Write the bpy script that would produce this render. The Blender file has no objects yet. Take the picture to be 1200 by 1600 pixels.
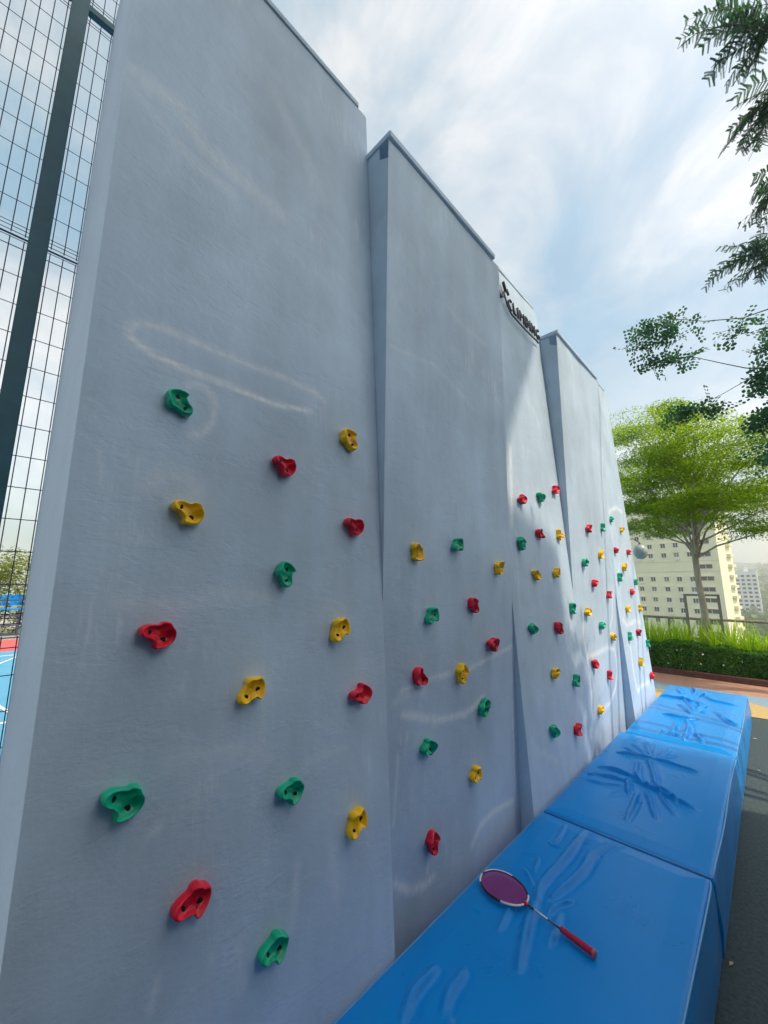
import bpy, bmesh, math, random
import numpy as np
from mathutils import Vector, Matrix
random.seed(7); RNG = np.random.default_rng(7)

# ------------------------------------------------------------------ camera
S = 1.65                       # metres per layout unit (height of the camera above the mats)
CAMZ = 1.23 * S                # camera height above the terrace
F_PX, CX, CY = 610.0, 600.0, 800.0
YAW, PITCH = math.radians(44.1), math.radians(10.0)
FW = np.array([-math.sin(YAW) * math.cos(PITCH), math.cos(YAW) * math.cos(PITCH), math.sin(PITCH)])
RT = np.array([math.cos(YAW), math.sin(YAW), 0.0])
UP = np.cross(RT, FW)
sc = bpy.context.scene
cam = bpy.data.objects.new('camera', bpy.data.cameras.new('camera'))
sc.collection.objects.link(cam); sc.camera = cam
cam.data.sensor_fit = 'HORIZONTAL'; cam.data.sensor_width = 36; cam.data.lens = 36 * F_PX / 1200
cam.data.clip_start = 0.05; cam.data.clip_end = 6000
cam.matrix_world = Matrix(((RT[0], UP[0], -FW[0], 0), (RT[1], UP[1], -FW[1], 0), (RT[2], UP[2], -FW[2], CAMZ), (0, 0, 0, 1)))

# ------------------------------------------------------------------ sky, sun, exposure
SUN_EL, SUN_AZ = math.radians(57), math.radians(12)      # azimuth from +X towards +Y
SD = Vector((math.cos(SUN_EL) * math.cos(SUN_AZ), math.cos(SUN_EL) * math.sin(SUN_AZ), math.sin(SUN_EL)))
w = bpy.data.worlds.new('World'); sc.world = w; w.use_nodes = True
nt = w.node_tree; nt.nodes.clear()
def N(tree, typ, **kw):
    n = tree.nodes.new(typ)
    for k, v in kw.items():
        if k.startswith('i_'):
            key = k[2:]; n.inputs[int(key) if key.isdigit() else key.replace('_', ' ')].default_value = v
        else: setattr(n, k, v)
    return n
def L(tree, a, b): tree.links.new(a, b)
sky = N(nt, 'ShaderNodeTexSky', sky_type='NISHITA', sun_disc=False, sun_elevation=SUN_EL,
        sun_rotation=math.pi / 2 - SUN_AZ, air_density=1.0, dust_density=4.5, ozone_density=1.5)
tc = N(nt, 'ShaderNodeTexCoord')
mp = N(nt, 'ShaderNodeMapping'); mp.inputs['Scale'].default_value = (1.5, 1.5, 2.6); mp.inputs['Location'].default_value = (1.3, 0.4, 0.2)
mp.inputs['Rotation'].default_value = (0.3, 0.5, 0.2)
n1 = N(nt, 'ShaderNodeTexNoise', i_Scale=1.5, i_Detail=9.0, i_Roughness=0.56, i_Distortion=0.5)
rp = N(nt, 'ShaderNodeValToRGB'); cr = rp.color_ramp; cr.elements[0].position = 0.38; cr.elements[1].position = 0.63
cr.elements[0].color = (0.9, 1.65, 1.65, 1); cr.elements[1].color = (4.1, 3.8, 2.9, 1); e_ = cr.elements.new(0.5); e_.color = (2.1, 2.4, 2.0, 1)
n2 = N(nt, 'ShaderNodeTexNoise', i_Scale=4.2, i_Detail=7.0, i_Roughness=0.58)
r2 = N(nt, 'ShaderNodeValToRGB'); r2.color_ramp.elements[0].position = 0.3; r2.color_ramp.elements[1].position = 0.75
r2.color_ramp.elements[0].color = (0.84, 0.86, 0.88, 1); r2.color_ramp.elements[1].color = (1.1, 1.08, 1.06, 1)
veil = N(nt, 'ShaderNodeMix', data_type='RGBA', blend_type='MULTIPLY'); veil.inputs[0].default_value = 1.0
mx = N(nt, 'ShaderNodeMix', data_type='RGBA', blend_type='ADD'); mx.inputs[0].default_value = 1.0
bg = N(nt, 'ShaderNodeBackground', i_Strength=0.115)
wo = N(nt, 'ShaderNodeOutputWorld')
L(nt, tc.outputs['Generated'], mp.inputs['Vector']); L(nt, mp.outputs[0], n1.inputs['Vector']); L(nt, mp.outputs[0], n2.inputs['Vector'])
L(nt, n1.outputs['Fac'], rp.inputs[0]); L(nt, n2.outputs['Fac'], r2.inputs[0])
L(nt, rp.outputs[0], veil.inputs[6]); L(nt, r2.outputs[0], veil.inputs[7]); L(nt, sky.outputs[0], mx.inputs[6]); L(nt, veil.outputs[2], mx.inputs[7])
L(nt, mx.outputs[2], bg.inputs[0]); L(nt, bg.outputs[0], wo.inputs[0])
sun = bpy.data.objects.new('sun', bpy.data.lights.new('sun', 'SUN')); sc.collection.objects.link(sun)
sun.data.energy = 2.6; sun.data.angle = math.radians(0.55); sun.data.color = (1.0, 0.84, 0.63)
sun.rotation_euler = SD.to_track_quat('Z', 'Y').to_euler()
sc.view_settings.view_transform = 'Standard'; sc.view_settings.look = 'None'
sc.view_settings.exposure = 0.5; sc.view_settings.gamma = 1.0; sc.view_settings.use_curve_mapping = False
sc.cycles.use_denoising = True
sc.cycles.max_bounces = 5; sc.cycles.volume_bounces = 1; sc.cycles.transparent_max_bounces = 8

# ------------------------------------------------------------------ helpers
def W(x, y, z): return Vector((x * S, y * S, z * S + CAMZ))            # layout units -> metres
def ray(u, v):
    d = FW * F_PX + RT * (u - CX) - UP * (v - CY); return d / np.linalg.norm(d)
def at_z(u, v, z): d = ray(u, v); return d * (z / d[2])
def at_y(u, v, y): d = ray(u, v); return d * (y / d[1])
def at_x(u, v, x): d = ray(u, v); return d * (x / d[0])
C = sc.collection
def tag(o, label=None, cat=None, group=None, kind=None):
    if label: o['label'] = label
    if cat: o['category'] = cat
    if group: o['group'] = group
    if kind: o['kind'] = kind
    return o
def link(name, me, mat=None, parent=None, smooth=False):
    o = bpy.data.objects.new(name, me); C.objects.link(o)
    if mat is not None and len(me.materials) == 0: me.materials.append(mat)
    if parent is not None: o.parent = parent
    if smooth: me.polygons.foreach_set('use_smooth', [True] * len(me.polygons))
    return o
def empty(name, loc=(0, 0, 0), rz=0.0):
    o = bpy.data.objects.new(name, None); C.objects.link(o); o.location = loc; o.rotation_euler.z = rz
    o.empty_display_size = 0.1; return o
def pym(name, vs, fs):
    me = bpy.data.meshes.new(name); me.from_pydata([tuple(v) for v in vs], [], fs); me.update(); return me
def boxes(name, lst, bevel=0.0):
    """lst of (x0,x1,y0,y1,z0,z1) -> one mesh"""
    bm = bmesh.new()
    for x0, x1, y0, y1, z0, z1 in lst:
        m = Matrix.Translation(((x0 + x1) / 2, (y0 + y1) / 2, (z0 + z1) / 2)) @ Matrix.Diagonal((abs(x1 - x0), abs(y1 - y0), abs(z1 - z0), 1))
        bmesh.ops.create_cube(bm, size=1, matrix=m)
    if bevel: bmesh.ops.bevel(bm, geom=bm.edges[:], offset=bevel, segments=2, affect='EDGES')
    me = bpy.data.meshes.new(name); bm.to_mesh(me); bm.free(); return me
def tubes(name, paths, seg=6):
    """paths: list of (points, radii)"""
    vs, fs = [], []
    for pts, rad in paths:
        pts = [Vector(p) for p in pts]
        if not hasattr(rad, '__len__'): rad = [rad] * len(pts)
        b0 = len(vs); prev = None
        for i, p in enumerate(pts):
            t = (pts[min(i + 1, len(pts) - 1)] - pts[max(i - 1, 0)]).normalized()
            if prev is None:
                a = Vector((0, 0, 1)) if abs(t.z) < 0.9 else Vector((1, 0, 0)); n = t.cross(a).normalized()
            else:
                n = (prev - t * prev.dot(t)).normalized()
            prev = n; b = t.cross(n)
            for k in range(seg):
                a = 2 * math.pi * k / seg
                vs.append(p + (n * math.cos(a) + b * math.sin(a)) * rad[i])
        for i in range(len(pts) - 1):
            for k in range(seg):
                k2 = (k + 1) % seg
                fs.append((b0 + i * seg + k, b0 + i * seg + k2, b0 + (i + 1) * seg + k2, b0 + (i + 1) * seg + k))
        fs.append(tuple(b0 + k for k in range(seg))[::-1]); e = b0 + (len(pts) - 1) * seg
        fs.append(tuple(e + k for k in range(seg)))
    return pym(name, vs, fs)
def npmesh(name, verts, quads):
    me = bpy.data.meshes.new(name); nv, nq = len(verts), len(quads)
    me.vertices.add(nv); me.vertices.foreach_set('co', np.asarray(verts, np.float32).ravel())
    me.loops.add(nq * 4); me.loops.foreach_set('vertex_index', np.asarray(quads, np.int32).ravel())
    me.polygons.add(nq); me.polygons.foreach_set('loop_start', np.arange(0, nq * 4, 4, dtype=np.int32))
    me.update(calc_edges=True); return me
def unit(a): return a / np.maximum(np.linalg.norm(a, axis=-1, keepdims=True), 1e-9)
def leaves(name, cen, direc, nor, ln, wd, fold=0.15):
    """leaf quads (pointed ovals folded along the midrib, two quads each)"""
    n = len(cen); direc = unit(direc); side = unit(np.cross(nor, direc)); nor = np.cross(direc, side)
    ln = np.broadcast_to(ln, n)[:, None]; wd = np.broadcast_to(wd, n)[:, None]
    a = cen - direc * ln * .5; b = cen + direc * ln * .5
    m1 = cen - direc * ln * .05 - nor * wd * fold
    l = cen - direc * ln * .08 + side * wd * .5; r = cen - direc * ln * .08 - side * wd * .5
    v = np.stack([a, l, b, r, m1], 1).reshape(-1, 3)
    base = np.arange(n)[:, None] * 5
    q = np.concatenate([base + np.array([[0, 4, 2, 1]]), base + np.array([[0, 3, 2, 4]])], 1).reshape(-1, 4)
    return npmesh(name, v, q)
def rounds(name, cen, direc, nor, rad):
    """round leaves: a hexagon-ish of two quads"""
    n = len(cen); direc = unit(direc); side = unit(np.cross(nor, direc)); rad = np.broadcast_to(rad, n)[:, None]
    pts = [cen + (direc * math.cos(a) + side * math.sin(a) * .92) * rad for a in np.arange(6) * math.pi / 3]
    v = np.stack(pts, 1).reshape(-1, 3); base = np.arange(n)[:, None] * 6
    q = np.concatenate([base + np.array([[0, 1, 2, 3]]), base + np.array([[0, 3, 4, 5]])], 1).reshape(-1, 4)
    return npmesh(name, v, q)

# ------------------------------------------------------------------ materials
def mat(name, col, rough=0.6, spec=0.4, noise=None, bump=None, metal=0.0, coords='Object', coat=0.0):
    """noise = (scale, amount[, stretch]) ; bump = (scale, strength)"""
    m = bpy.data.materials.new(name); m.use_nodes = True; t = m.node_tree; b = t.nodes['Principled BSDF']
    b.inputs['Base Color'].default_value = (*col, 1); b.inputs['Roughness'].default_value = rough
    b.inputs['Specular IOR Level'].default_value = spec; b.inputs['Metallic'].default_value = metal
    b.inputs['Coat Weight'].default_value = coat
    tcn = N(t, 'ShaderNodeTexCoord')
    if noise:
        mpn = N(t, 'ShaderNodeMapping'); st = noise[2] if len(noise) > 2 else (1, 1, 1); mpn.inputs['Scale'].default_value = st
        nz = N(t, 'ShaderNodeTexNoise', i_Scale=noise[0], i_Detail=6.0, i_Roughness=0.6)
        r = N(t, 'ShaderNodeMapRange'); r.inputs[1].default_value = 0.25; r.inputs[2].default_value = 0.75
        r.inputs[3].default_value = 1 - noise[1]; r.inputs[4].default_value = 1 + noise[1]
        h = N(t, 'ShaderNodeVectorMath', operation='SCALE'); h.inputs[0].default_value = col
        L(t, tcn.outputs[coords], mpn.inputs[0]); L(t, mpn.outputs[0], nz.inputs['Vector']); L(t, nz.outputs['Fac'], r.inputs[0])
        L(t, r.outputs[0], h.inputs['Scale']); L(t, h.outputs[0], b.inputs['Base Color'])
        rr = N(t, 'ShaderNodeMapRange'); rr.inputs[3].default_value = max(rough - .1, .05); rr.inputs[4].default_value = min(rough + .1, 1)
        L(t, nz.outputs['Fac'], rr.inputs[0]); L(t, rr.outputs[0], b.inputs['Roughness'])
    if bump:
        nb = N(t, 'ShaderNodeTexNoise', i_Scale=bump[0], i_Detail=5.0); bp = N(t, 'ShaderNodeBump', i_Strength=bump[1], i_Distance=0.01)
        L(t, tcn.outputs[coords], nb.inputs['Vector']); L(t, nb.outputs['Fac'], bp.inputs['Height']); L(t, bp.outputs[0], b.inputs['Normal'])
    return m
def leafmat(name, c0, c1, trans=0.45, rough=0.5):
    m = bpy.data.materials.new(name); m.use_nodes = True; t = m.node_tree; t.nodes.clear()
    g = N(t, 'ShaderNodeNewGeometry'); r = N(t, 'ShaderNodeValToRGB'); r.color_ramp.elements[0].color = (*c0, 1); r.color_ramp.elements[1].color = (*c1, 1)
    p = N(t, 'ShaderNodeBsdfPrincipled', i_Roughness=rough); p.inputs['Specular IOR Level'].default_value = 0.35
    tr = N(t, 'ShaderNodeBsdfTranslucent'); mixs = N(t, 'ShaderNodeMixShader', i_0=trans); o = N(t, 'ShaderNodeOutputMaterial')
    h = N(t, 'ShaderNodeMix', data_type='RGBA', blend_type='MULTIPLY'); h.inputs[0].default_value = 1; h.inputs[7].default_value = (1.25, 1.25, .55, 1)
    L(t, g.outputs['Random Per Island'], r.inputs[0]); L(t, r.outputs[0], p.inputs['Base Color']); L(t, r.outputs[0], h.inputs[6])
    L(t, h.outputs[2], tr.inputs[0]); L(t, p.outputs[0], mixs.inputs[1]); L(t, tr.outputs[0], mixs.inputs[2]); L(t, mixs.outputs[0], o.inputs[0])
    return m
def wallmat():
    m = bpy.data.materials.new('painted_plaster'); m.use_nodes = True; t = m.node_tree; b = t.nodes['Principled BSDF']
    b.inputs['Roughness'].default_value = 0.62; b.inputs['Specular IOR Level'].default_value = 0.25
    g = N(t, 'ShaderNodeNewGeometry'); tcn = N(t, 'ShaderNodeTexCoord')
    def nz(scale, st, det=5.0, rot=(0, 0, 0), rough=.6):
        mpn = N(t, 'ShaderNodeMapping'); mpn.inputs['Scale'].default_value = st; mpn.inputs['Rotation'].default_value = rot
        n = N(t, 'ShaderNodeTexNoise', i_Scale=scale, i_Detail=det, i_Roughness=rough)
        L(t, g.outputs['Position'], mpn.inputs[0]); L(t, mpn.outputs[0], n.inputs['Vector']); return n.outputs['Fac']
    def rng(x, a, b_, c, d):
        r = N(t, 'ShaderNodeMapRange'); 
        for i, v in enumerate((a, b_, c, d)): r.inputs[i + 1].default_value = v
        L(t, x, r.inputs[0]); return r.outputs[0]
    def mul(a, b_, op='MULTIPLY'):
        n = N(t, 'ShaderNodeMath', operation=op)
        for i, v in enumerate((a, b_)):
            if isinstance(v, (int, float)): n.inputs[i].default_value = v
            else: L(t, v, n.inputs[i])
        return n.outputs[0]
    big = rng(nz(0.9, (1, 1, 1), 5), .3, .7, .83, 1.12)
    vert = rng(nz(2.2, (1, 2.4, .35), 5), .35, .7, .95, 1.06)
    blot = rng(nz(5.0, (1, 1, .8), 6), .35, .7, .965, 1.035)
    val = mul(mul(big, vert), blot)
    scuff = mul(rng(nz(2.0, (1, 1, 1), 4), .56, .70, 0, 1), rng(nz(14.0, (1, 3.0, .35), 6, (.15, 0, 0)), .50, .66, 0, .42))
    at = N(t, 'ShaderNodeAttribute', attribute_name='chalk')
    ch = mul(at.outputs['Fac'], rng(nz(26.0, (1, 1.3, .7), 5), .30, .60, .40, 1.0))
    fac = mul(scuff, ch, 'MAXIMUM')
    sc_ = N(t, 'ShaderNodeVectorMath', operation='SCALE'); sc_.inputs[0].default_value = WALL_COL; L(t, val, sc_.inputs['Scale'])
    mixc = N(t, 'ShaderNodeMix', data_type='RGBA'); mixc.inputs[7].default_value = (0.90, 0.95, 1.0, 1)
    L(t, fac, mixc.inputs[0]); L(t, sc_.outputs[0], mixc.inputs[6]); L(t, mixc.outputs[2], b.inputs['Base Color'])
    h = mul(mul(nz(9, (1, 1.0, .9), 6, (.35, 0, 0)), 1.0), mul(nz(60, (1, .6, 1.4), 4, (.5, 0, 0)), .25), 'ADD')
    ridge = rng(nz(2.6, (1, .55, 1.3), 6, (.45, 0, 0), .65), .49, .53, 0, .2)
    bp = N(t, 'ShaderNodeBump', i_Strength=0.30, i_Distance=0.008); L(t, mul(h, ridge, 'ADD'), bp.inputs['Height']); L(t, bp.outputs[0], b.inputs['Normal'])
    return m
WALL_COL = (0.51, 0.655, 0.81)
M = {}
M['wall'] = wallmat()
M['steel_teal'] = mat('teal_steel', (0.05, 0.15, 0.18), .45, .5, (6, .25))
M['wire'] = mat('dark_wire', (0.05, 0.06, 0.11), .5, .5)
M['mat_blue'] = mat('blue_vinyl', (0.0, 0.235, 0.68), .30, .24, (3.0, .06), (220, .03))
b_ = M['mat_blue'].node_tree.nodes['Principled BSDF']; b_.inputs['Sheen Weight'].default_value = .06; b_.inputs['Sheen Roughness'].default_value = .45; b_.inputs['Sheen Tint'].default_value = (.55, .8, 1, 1)
M['edge_highlight'] = mat('pale_blue_highlight', (0.10, 0.34, 0.66), .35, .5)  # pale tone standing in for the highlight on the mat edges
M['red'] = mat('red_resin', (0.74, 0.006, 0.035), .34, .5, (30, .10), (60, .15))
M['green'] = mat('green_resin', (0.0, 0.44, 0.25), .34, .5, (30, .10), (60, .15))
M['yellow'] = mat('yellow_resin', (0.95, 0.56, 0.003), .34, .5, (30, .10), (60, .15))
M['bolt'] = mat('bolt_socket', (0.012, 0.012, 0.014), .6, .3)
M['letter'] = mat('dark_letter', (0.03, 0.035, 0.05), .4, .5, (10, .2))
M['rubber'] = mat('rubber_floor', (0.06, 0.085, 0.09), .85, .25, (45, .45), (120, .5))
M['tan'] = mat('tan_rubber', (0.50, 0.37, 0.17), .85, .2, (40, .2), (120, .4))
M['pale_blue'] = mat('pale_blue_rubber', (0.24, 0.34, 0.42), .85, .2, (40, .2), (120, .4))
M['path'] = mat('brick_path', (0.42, 0.235, 0.17), .85, .2, (14, .2), (60, .4))
M['kerb'] = mat('brown_kerb', (0.13, 0.06, 0.05), .8, .2, (12, .3))
M['soil'] = mat('soil', (0.05, 0.035, 0.025), .95, .1, (12, .4), (30, .6))
M['court'] = mat('court_blue', (0.10, 0.33, 0.52), .7, .3, (2, .08))
M['court_red'] = mat('court_red', (0.55, 0.12, 0.12), .7, .3, (2, .1))
M['white'] = mat('white_paint', (0.78, 0.78, 0.78), .6, .3)
M['bark'] = mat('bark', (0.22, 0.17, 0.12), .9, .15, (9, .5, (1, 1, .4)), (25, .8))
M['pale_bark'] = mat('pale_bark', (0.40, 0.36, 0.28), .9, .15, (9, .4, (1, 1, .4)), (25, .8))
M['twig'] = mat('twig', (0.09, 0.065, 0.06), .85, .15, (20, .3))
M['frame_steel'] = mat('grey_brown_steel', (0.27, 0.235, 0.21), .5, .5, (8, .2))
M['lamp'] = mat('frosted_globe', (0.36, 0.41, 0.40), .3, .5)
M['cream'] = mat('cream_paint', (0.86, 0.82, 0.60), .8, .2, (.15, .06))
M['cream_line'] = mat('cream_ledge', (0.74, 0.70, 0.50), .8, .2)
M['glass_dark'] = mat('dark_glass', (0.045, 0.05, 0.055), .15, .5)
M['glass_mid'] = mat('curtained_glass', (0.20, 0.20, 0.18), .25, .5)
M['white_wall'] = mat('pale_render', (0.78, 0.80, 0.82), .8, .2, (.1, .05))
M['concrete'] = mat('concrete', (0.36, 0.35, 0.33), .9, .2, (2, .2))
M['grip'] = mat('red_grip', (0.42, 0.012, 0.05), .6, .35, (60, .35), (90, .6))
M['string'] = mat('purple_string', (0.34, 0.012, 0.20), .45, .4)
M['racket_dark'] = mat('racket_dark', (0.05, 0.006, 0.02), .25, .6)
M['racket_white'] = mat('racket_white', (0.70, 0.70, 0.72), .3, .5)
M['cap'] = mat('steel_end', (0.50, 0.10, 0.12), .35, .5)
M['leaf_tree'] = leafmat('tree_leaf', (0.12, 0.26, 0.008), (0.42, 0.56, 0.03), .6)
M['leaf_dark'] = leafmat('feather_leaf', (0.045, 0.125, 0.10), (0.09, 0.22, 0.15), .4)
M['leaf_round'] = leafmat('round_leaf', (0.03, 0.10, 0.07), (0.06, 0.19, 0.09), .35)
M['leaf_hedge'] = leafmat('hedge_leaf', (0.025, 0.10, 0.012), (0.14, 0.36, 0.04), .35)
M['leaf_lily'] = leafmat('strap_leaf', (0.26, 0.48, 0.01), (0.62, 0.78, 0.07), .5)
M['leaf_bush'] = leafmat('bush_leaf', (0.10, 0.18, 0.02), (0.34, 0.36, 0.08), .4)
M['flower'] = mat('white_petal', (.75, .75, .72), .6, .3)
M['slate'] = mat('shade_wall_slate', (.05, .065, .09), .8, .2, (3, .3))  # for the added wall that blocks light
M['block_dark'] = mat('shade_block_dark', (.10, .115, .14), .7, .3, (.6, .15))  # kept dark so the added block bounces little light onto the wall
M['dry_leaf'] = mat('dry_leaf', (.50, .42, .22), .8, .2)
M['far_green'] = mat('far_woods', (0.06, 0.12, 0.06), .95, .1, (.02, .5))

# ------------------------------------------------------------------ ground
GZ = 0.0
def sheet(name, x0, x1, y0, y1, z, m, parent=None, kind='structure'):
    o = link(name, pym(name, [(x0, y0, z), (x1, y0, z), (x1, y1, z), (x0, y1, z)], [(0, 1, 2, 3)]), m, parent)
    if kind and parent is None: o['kind'] = kind
    return o
tag(link('terrain', npmesh('terrain', [(-1900, -1900, -34), (1900, -1900, -34), (1900, 1900, -34), (-1900, 1900, -34)], [(0, 1, 2, 3)]), M['far_green']), kind='structure')
terr = link('terrace', boxes('terrace', [(-36, 30, -30, 13.4, -33.9, -0.004)]), M['concrete']); terr['kind'] = 'structure'
XW = -1.42 * S                                     # back of the climbing wall
sheet('rubber_floor', XW - .1, 25, -28, 6.02 * S, 0.0, M['rubber'])
sheet('footpath', XW - .1, 25, 6.02 * S + .001, 6.62 * S, 0.0, M['path'])
# coloured rubber shapes in the floor
def poly(name, pts, z, m):
    o = link(name, pym(name, [(x * S, y * S, z) for x, y in pts], [tuple(range(len(pts)))]), m); o['kind'] = 'structure'; return o
poly('floor_patch', [(-1.4, 5.62), (-.27, 5.65), (-.15, 5.56), (1.2, 5.3), (3, 5.7), (6, 5.5), (6, 6.015), (-1.4, 6.015)], .004, M['pale_blue'])
poly('floor_patch', [(-1.4, 5.12), (-.26, 5.10), (-.1, 5.12), (1.4, 4.6), (1.2, 5.3), (-.15, 5.56), (-.27, 5.65), (-1.4, 5.62)], .008, M['tan'])
kerb = link('kerb', boxes('kerb', [(XW - .1, 25, 6.62 * S + .001, 6.70 * S, -.05, .11)], .01), M['kerb']); kerb['kind'] = 'structure'
bed = sheet('planting_bed', XW - .1, 25, 6.70 * S + .001, 13.3, .05, M['soil'])
# court on the far side of the wall
sheet('sports_court', -9.82 * S, XW - .11, -12, 12.5, 0.0, M['court'])
sheet('court_border', -11.7 * S, -9.82 * S - .001, -12, 12.5, 0.0, M['court_red'])
for nm, x0, x1, y0, y1 in [('court_line', -9.3, -9.25, -8, 10), ('court_line', -5.0, -4.95, -8, 10)]:
    sheet(nm, x0 * S, x1 * S, y0, y1, .004, M['white'])
def line_px(a, b, wd=.05):
    p, q = at_z(*a, -1.23) * S, at_z(*b, -1.23) * S
    d = Vector((q - p)[:2]).normalized(); n = Vector((-d.y, d.x)) * wd / 2
    p = Vector(p[:2]) - d * 2; q = Vector(q[:2]) + d * 3
    o = link('court_line', pym('court_line', [(p.x + n.x, p.y + n.y, .008), (p.x - n.x, p.y - n.y, .008), (q.x - n.x, q.y - n.y, .008), (q.x + n.x, q.y + n.y, .008)], [(0, 1, 2, 3)]), M['white']); o['kind'] = 'structure'
line_px((0, 1037), (20, 1029)); line_px((0, 1105), (10, 1111))

# ------------------------------------------------------------------ climbing wall
Z0 = -1.23
ODD = lambda z: -.845 - (1.005 - .845) / (1.97 + 1.23) * (z + 1.23)
EVEN = lambda z: -.922 + (.922 - .872) / (1.73 + 1.23) * (z + 1.23)
B = [.098, .926, 1.822, 2.665, 3.63, 4.43]
TOP = [1.97, 1.73, 1.97, 1.73, 1.97]
FX = [ODD, EVEN, ODD, EVEN, ODD]
def on_panel(u, v, k):
    x = -.9
    for _ in range(12):
        p = at_x(u, v, x); x = FX[k](p[2])
    return at_x(u, v, x)
CH = {k: [] for k in range(5)}                      # chalk and scuff marks: (points, width, strength)
def chalk(k, pts, wd, st): CH[k].append(([on_panel(u, v, k)[1:] * S for u, v in pts], wd, min(st * 1.45, .95)))
o8 = lambda L_: [(180 + x / 3.53, 480 + y / 3.53) for x, y in L_]
chalk(0, o8([(75, 165), (130, 205), (190, 250), (380, 340), (620, 430), (860, 530), (1080, 575)]), .012, .62)
chalk(0, o8([(75, 165), (90, 100), (130, 85), (280, 120), (480, 210), (740, 320), (900, 375), (1100, 470), (1150, 520)]), .016, .36)
ring = [(303 + 33 * math.cos(a), 640 + 40 * math.sin(a)) for a in np.linspace(-1.9, 1.7, 16)]
chalk(0, ring, .016, .30)
chalk(0, [(190, 100), (280, 165), (320, 230), (440, 335)], .05, .22)
chalk(0, [(200, 130), (300, 250), (360, 300)], .03, .16); chalk(0, [(430, 150), (480, 250), (500, 300)], .05, .10)
chalk(0, [(230, 760), (262, 735), (290, 745), (310, 765)], .035, .14); chalk(0, [(185, 940), (280, 945), (330, 930), (420, 935)], .028, .16)
chalk(0, [(250, 1290), (232, 1305)], .012, .25); chalk(0, [(340, 1172), (378, 1165)], .016, .2); chalk(0, [(270, 1190), (350, 1170), (420, 1180)], .03, .12)
chalk(0, [(465, 1350), (455, 1450)], .018, .2); chalk(0, [(245, 1530), (235, 1580)], .012, .22); chalk(0, [(155, 700), (160, 760)], .01, .2)
chalk(0, [(480, 1190), (540, 1170)], .02, .15); chalk(0, [(370, 1480), (380, 1540)], .016, .2); chalk(0, [(520, 1330), (528, 1420)], .02, .14)
chalk(1, [(626, 1080), (675, 1059), (728, 1048), (800, 1010)], .014, .42); chalk(1, [(630, 1115), (682, 1125), (728, 1115), (756, 1090)], .022, .5)
chalk(1, [(801, 1251), (770, 1269), (749, 1290), (738, 1318)], .020, .6); chalk(1, [(801, 1097), (805, 1248)], .016, .38)
chalk(1, [(622, 1180), (616, 1290)], .012, .35); chalk(1, [(618, 1382), (640, 1392), (662, 1385), (676, 1372)], .022, .55); chalk(1, [(670, 1330), (668, 1365)], .010, .4)
chalk(1, [(615, 1100), (625, 1090), (660, 1082)], .02, .22); chalk(1, [(610, 540), (680, 570), (740, 640)], .012, .18); chalk(1, [(700, 480), (725, 510), (760, 540)], .02, .12)
chalk(2, [(797, 700), (800, 770), (800, 820)], .03, .5); chalk(2, [(806, 830), (812, 960)], .012, .2); chalk(2, [(838, 1170), (870, 1190)], .02, .2)
c7 = lambda L_: [(880 + x / 8, 940 + y / 8) for x, y in L_]
chalk(3, c7([(250, 260), (260, 420), (300, 700), (340, 1000), (360, 1440)]), .022, .62)
chalk(3, c7([(300, 700), (420, 650), (560, 575), (635, 590), (665, 750), (672, 900), (650, 1100), (600, 1260), (500, 1350)]), .026, .55)
chalk(3, [(941, 700), (942, 800), (946, 860)], .016, .45); chalk(3, [(957, 930), (957, 960), (953, 980)], .016, .5)
chalk(4, c7([(840, 560), (880, 900), (930, 1120)]), .03, .6); chalk(4, c7([(750, 230), (800, 300), (900, 240), (960, 260)]), .03, .45)
chalk(4, c7([(930, 1120), (980, 1060), (1080, 1000)]), .03, .6); chalk(4, [(950, 800), (962, 793), (972, 800)], .03, .5); chalk(4, [(968, 880), (966, 905)], .02, .4)
def poly_dist(P, pts):
    best = np.full(len(P), 9.0)
    for a, b in zip(pts[:-1], pts[1:]):
        a = np.asarray(a); b = np.asarray(b); d = b - a; t = np.clip(((P - a) @ d) / max(d @ d, 1e-9), 0, 1)
        best = np.minimum(best, np.linalg.norm(P - (a + t[:, None] * d), axis=1))
    return best
cw = empty('climbing_wall', (ODD(0) * S, 2.2 * S, 0))
tag(cw, 'tall grey climbing wall of five tilted plaster panels studded with coloured holds', 'climbing wall')
CWI = Vector(cw.location)
def cwpart(name, me, m=M['wall'], parent=None, smooth=False):
    o = link(name, me, m, parent or cw, smooth)
    if parent is None: o.matrix_parent_inverse = Matrix.Translation(-CWI)
    else: o.matrix_parent_inverse = Matrix.Identity(4)
    return o
panels = []
plabel = ['wide grey panel leaning back, nearest the mesh fence', 'grey panel standing proud at the top beside the leaning one', 'grey panel leaning back under the dark lettering',
          'pale sunlit panel standing proud at the top right of the lettering', 'pale sunlit panel leaning back at the far end by the hedge']
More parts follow.
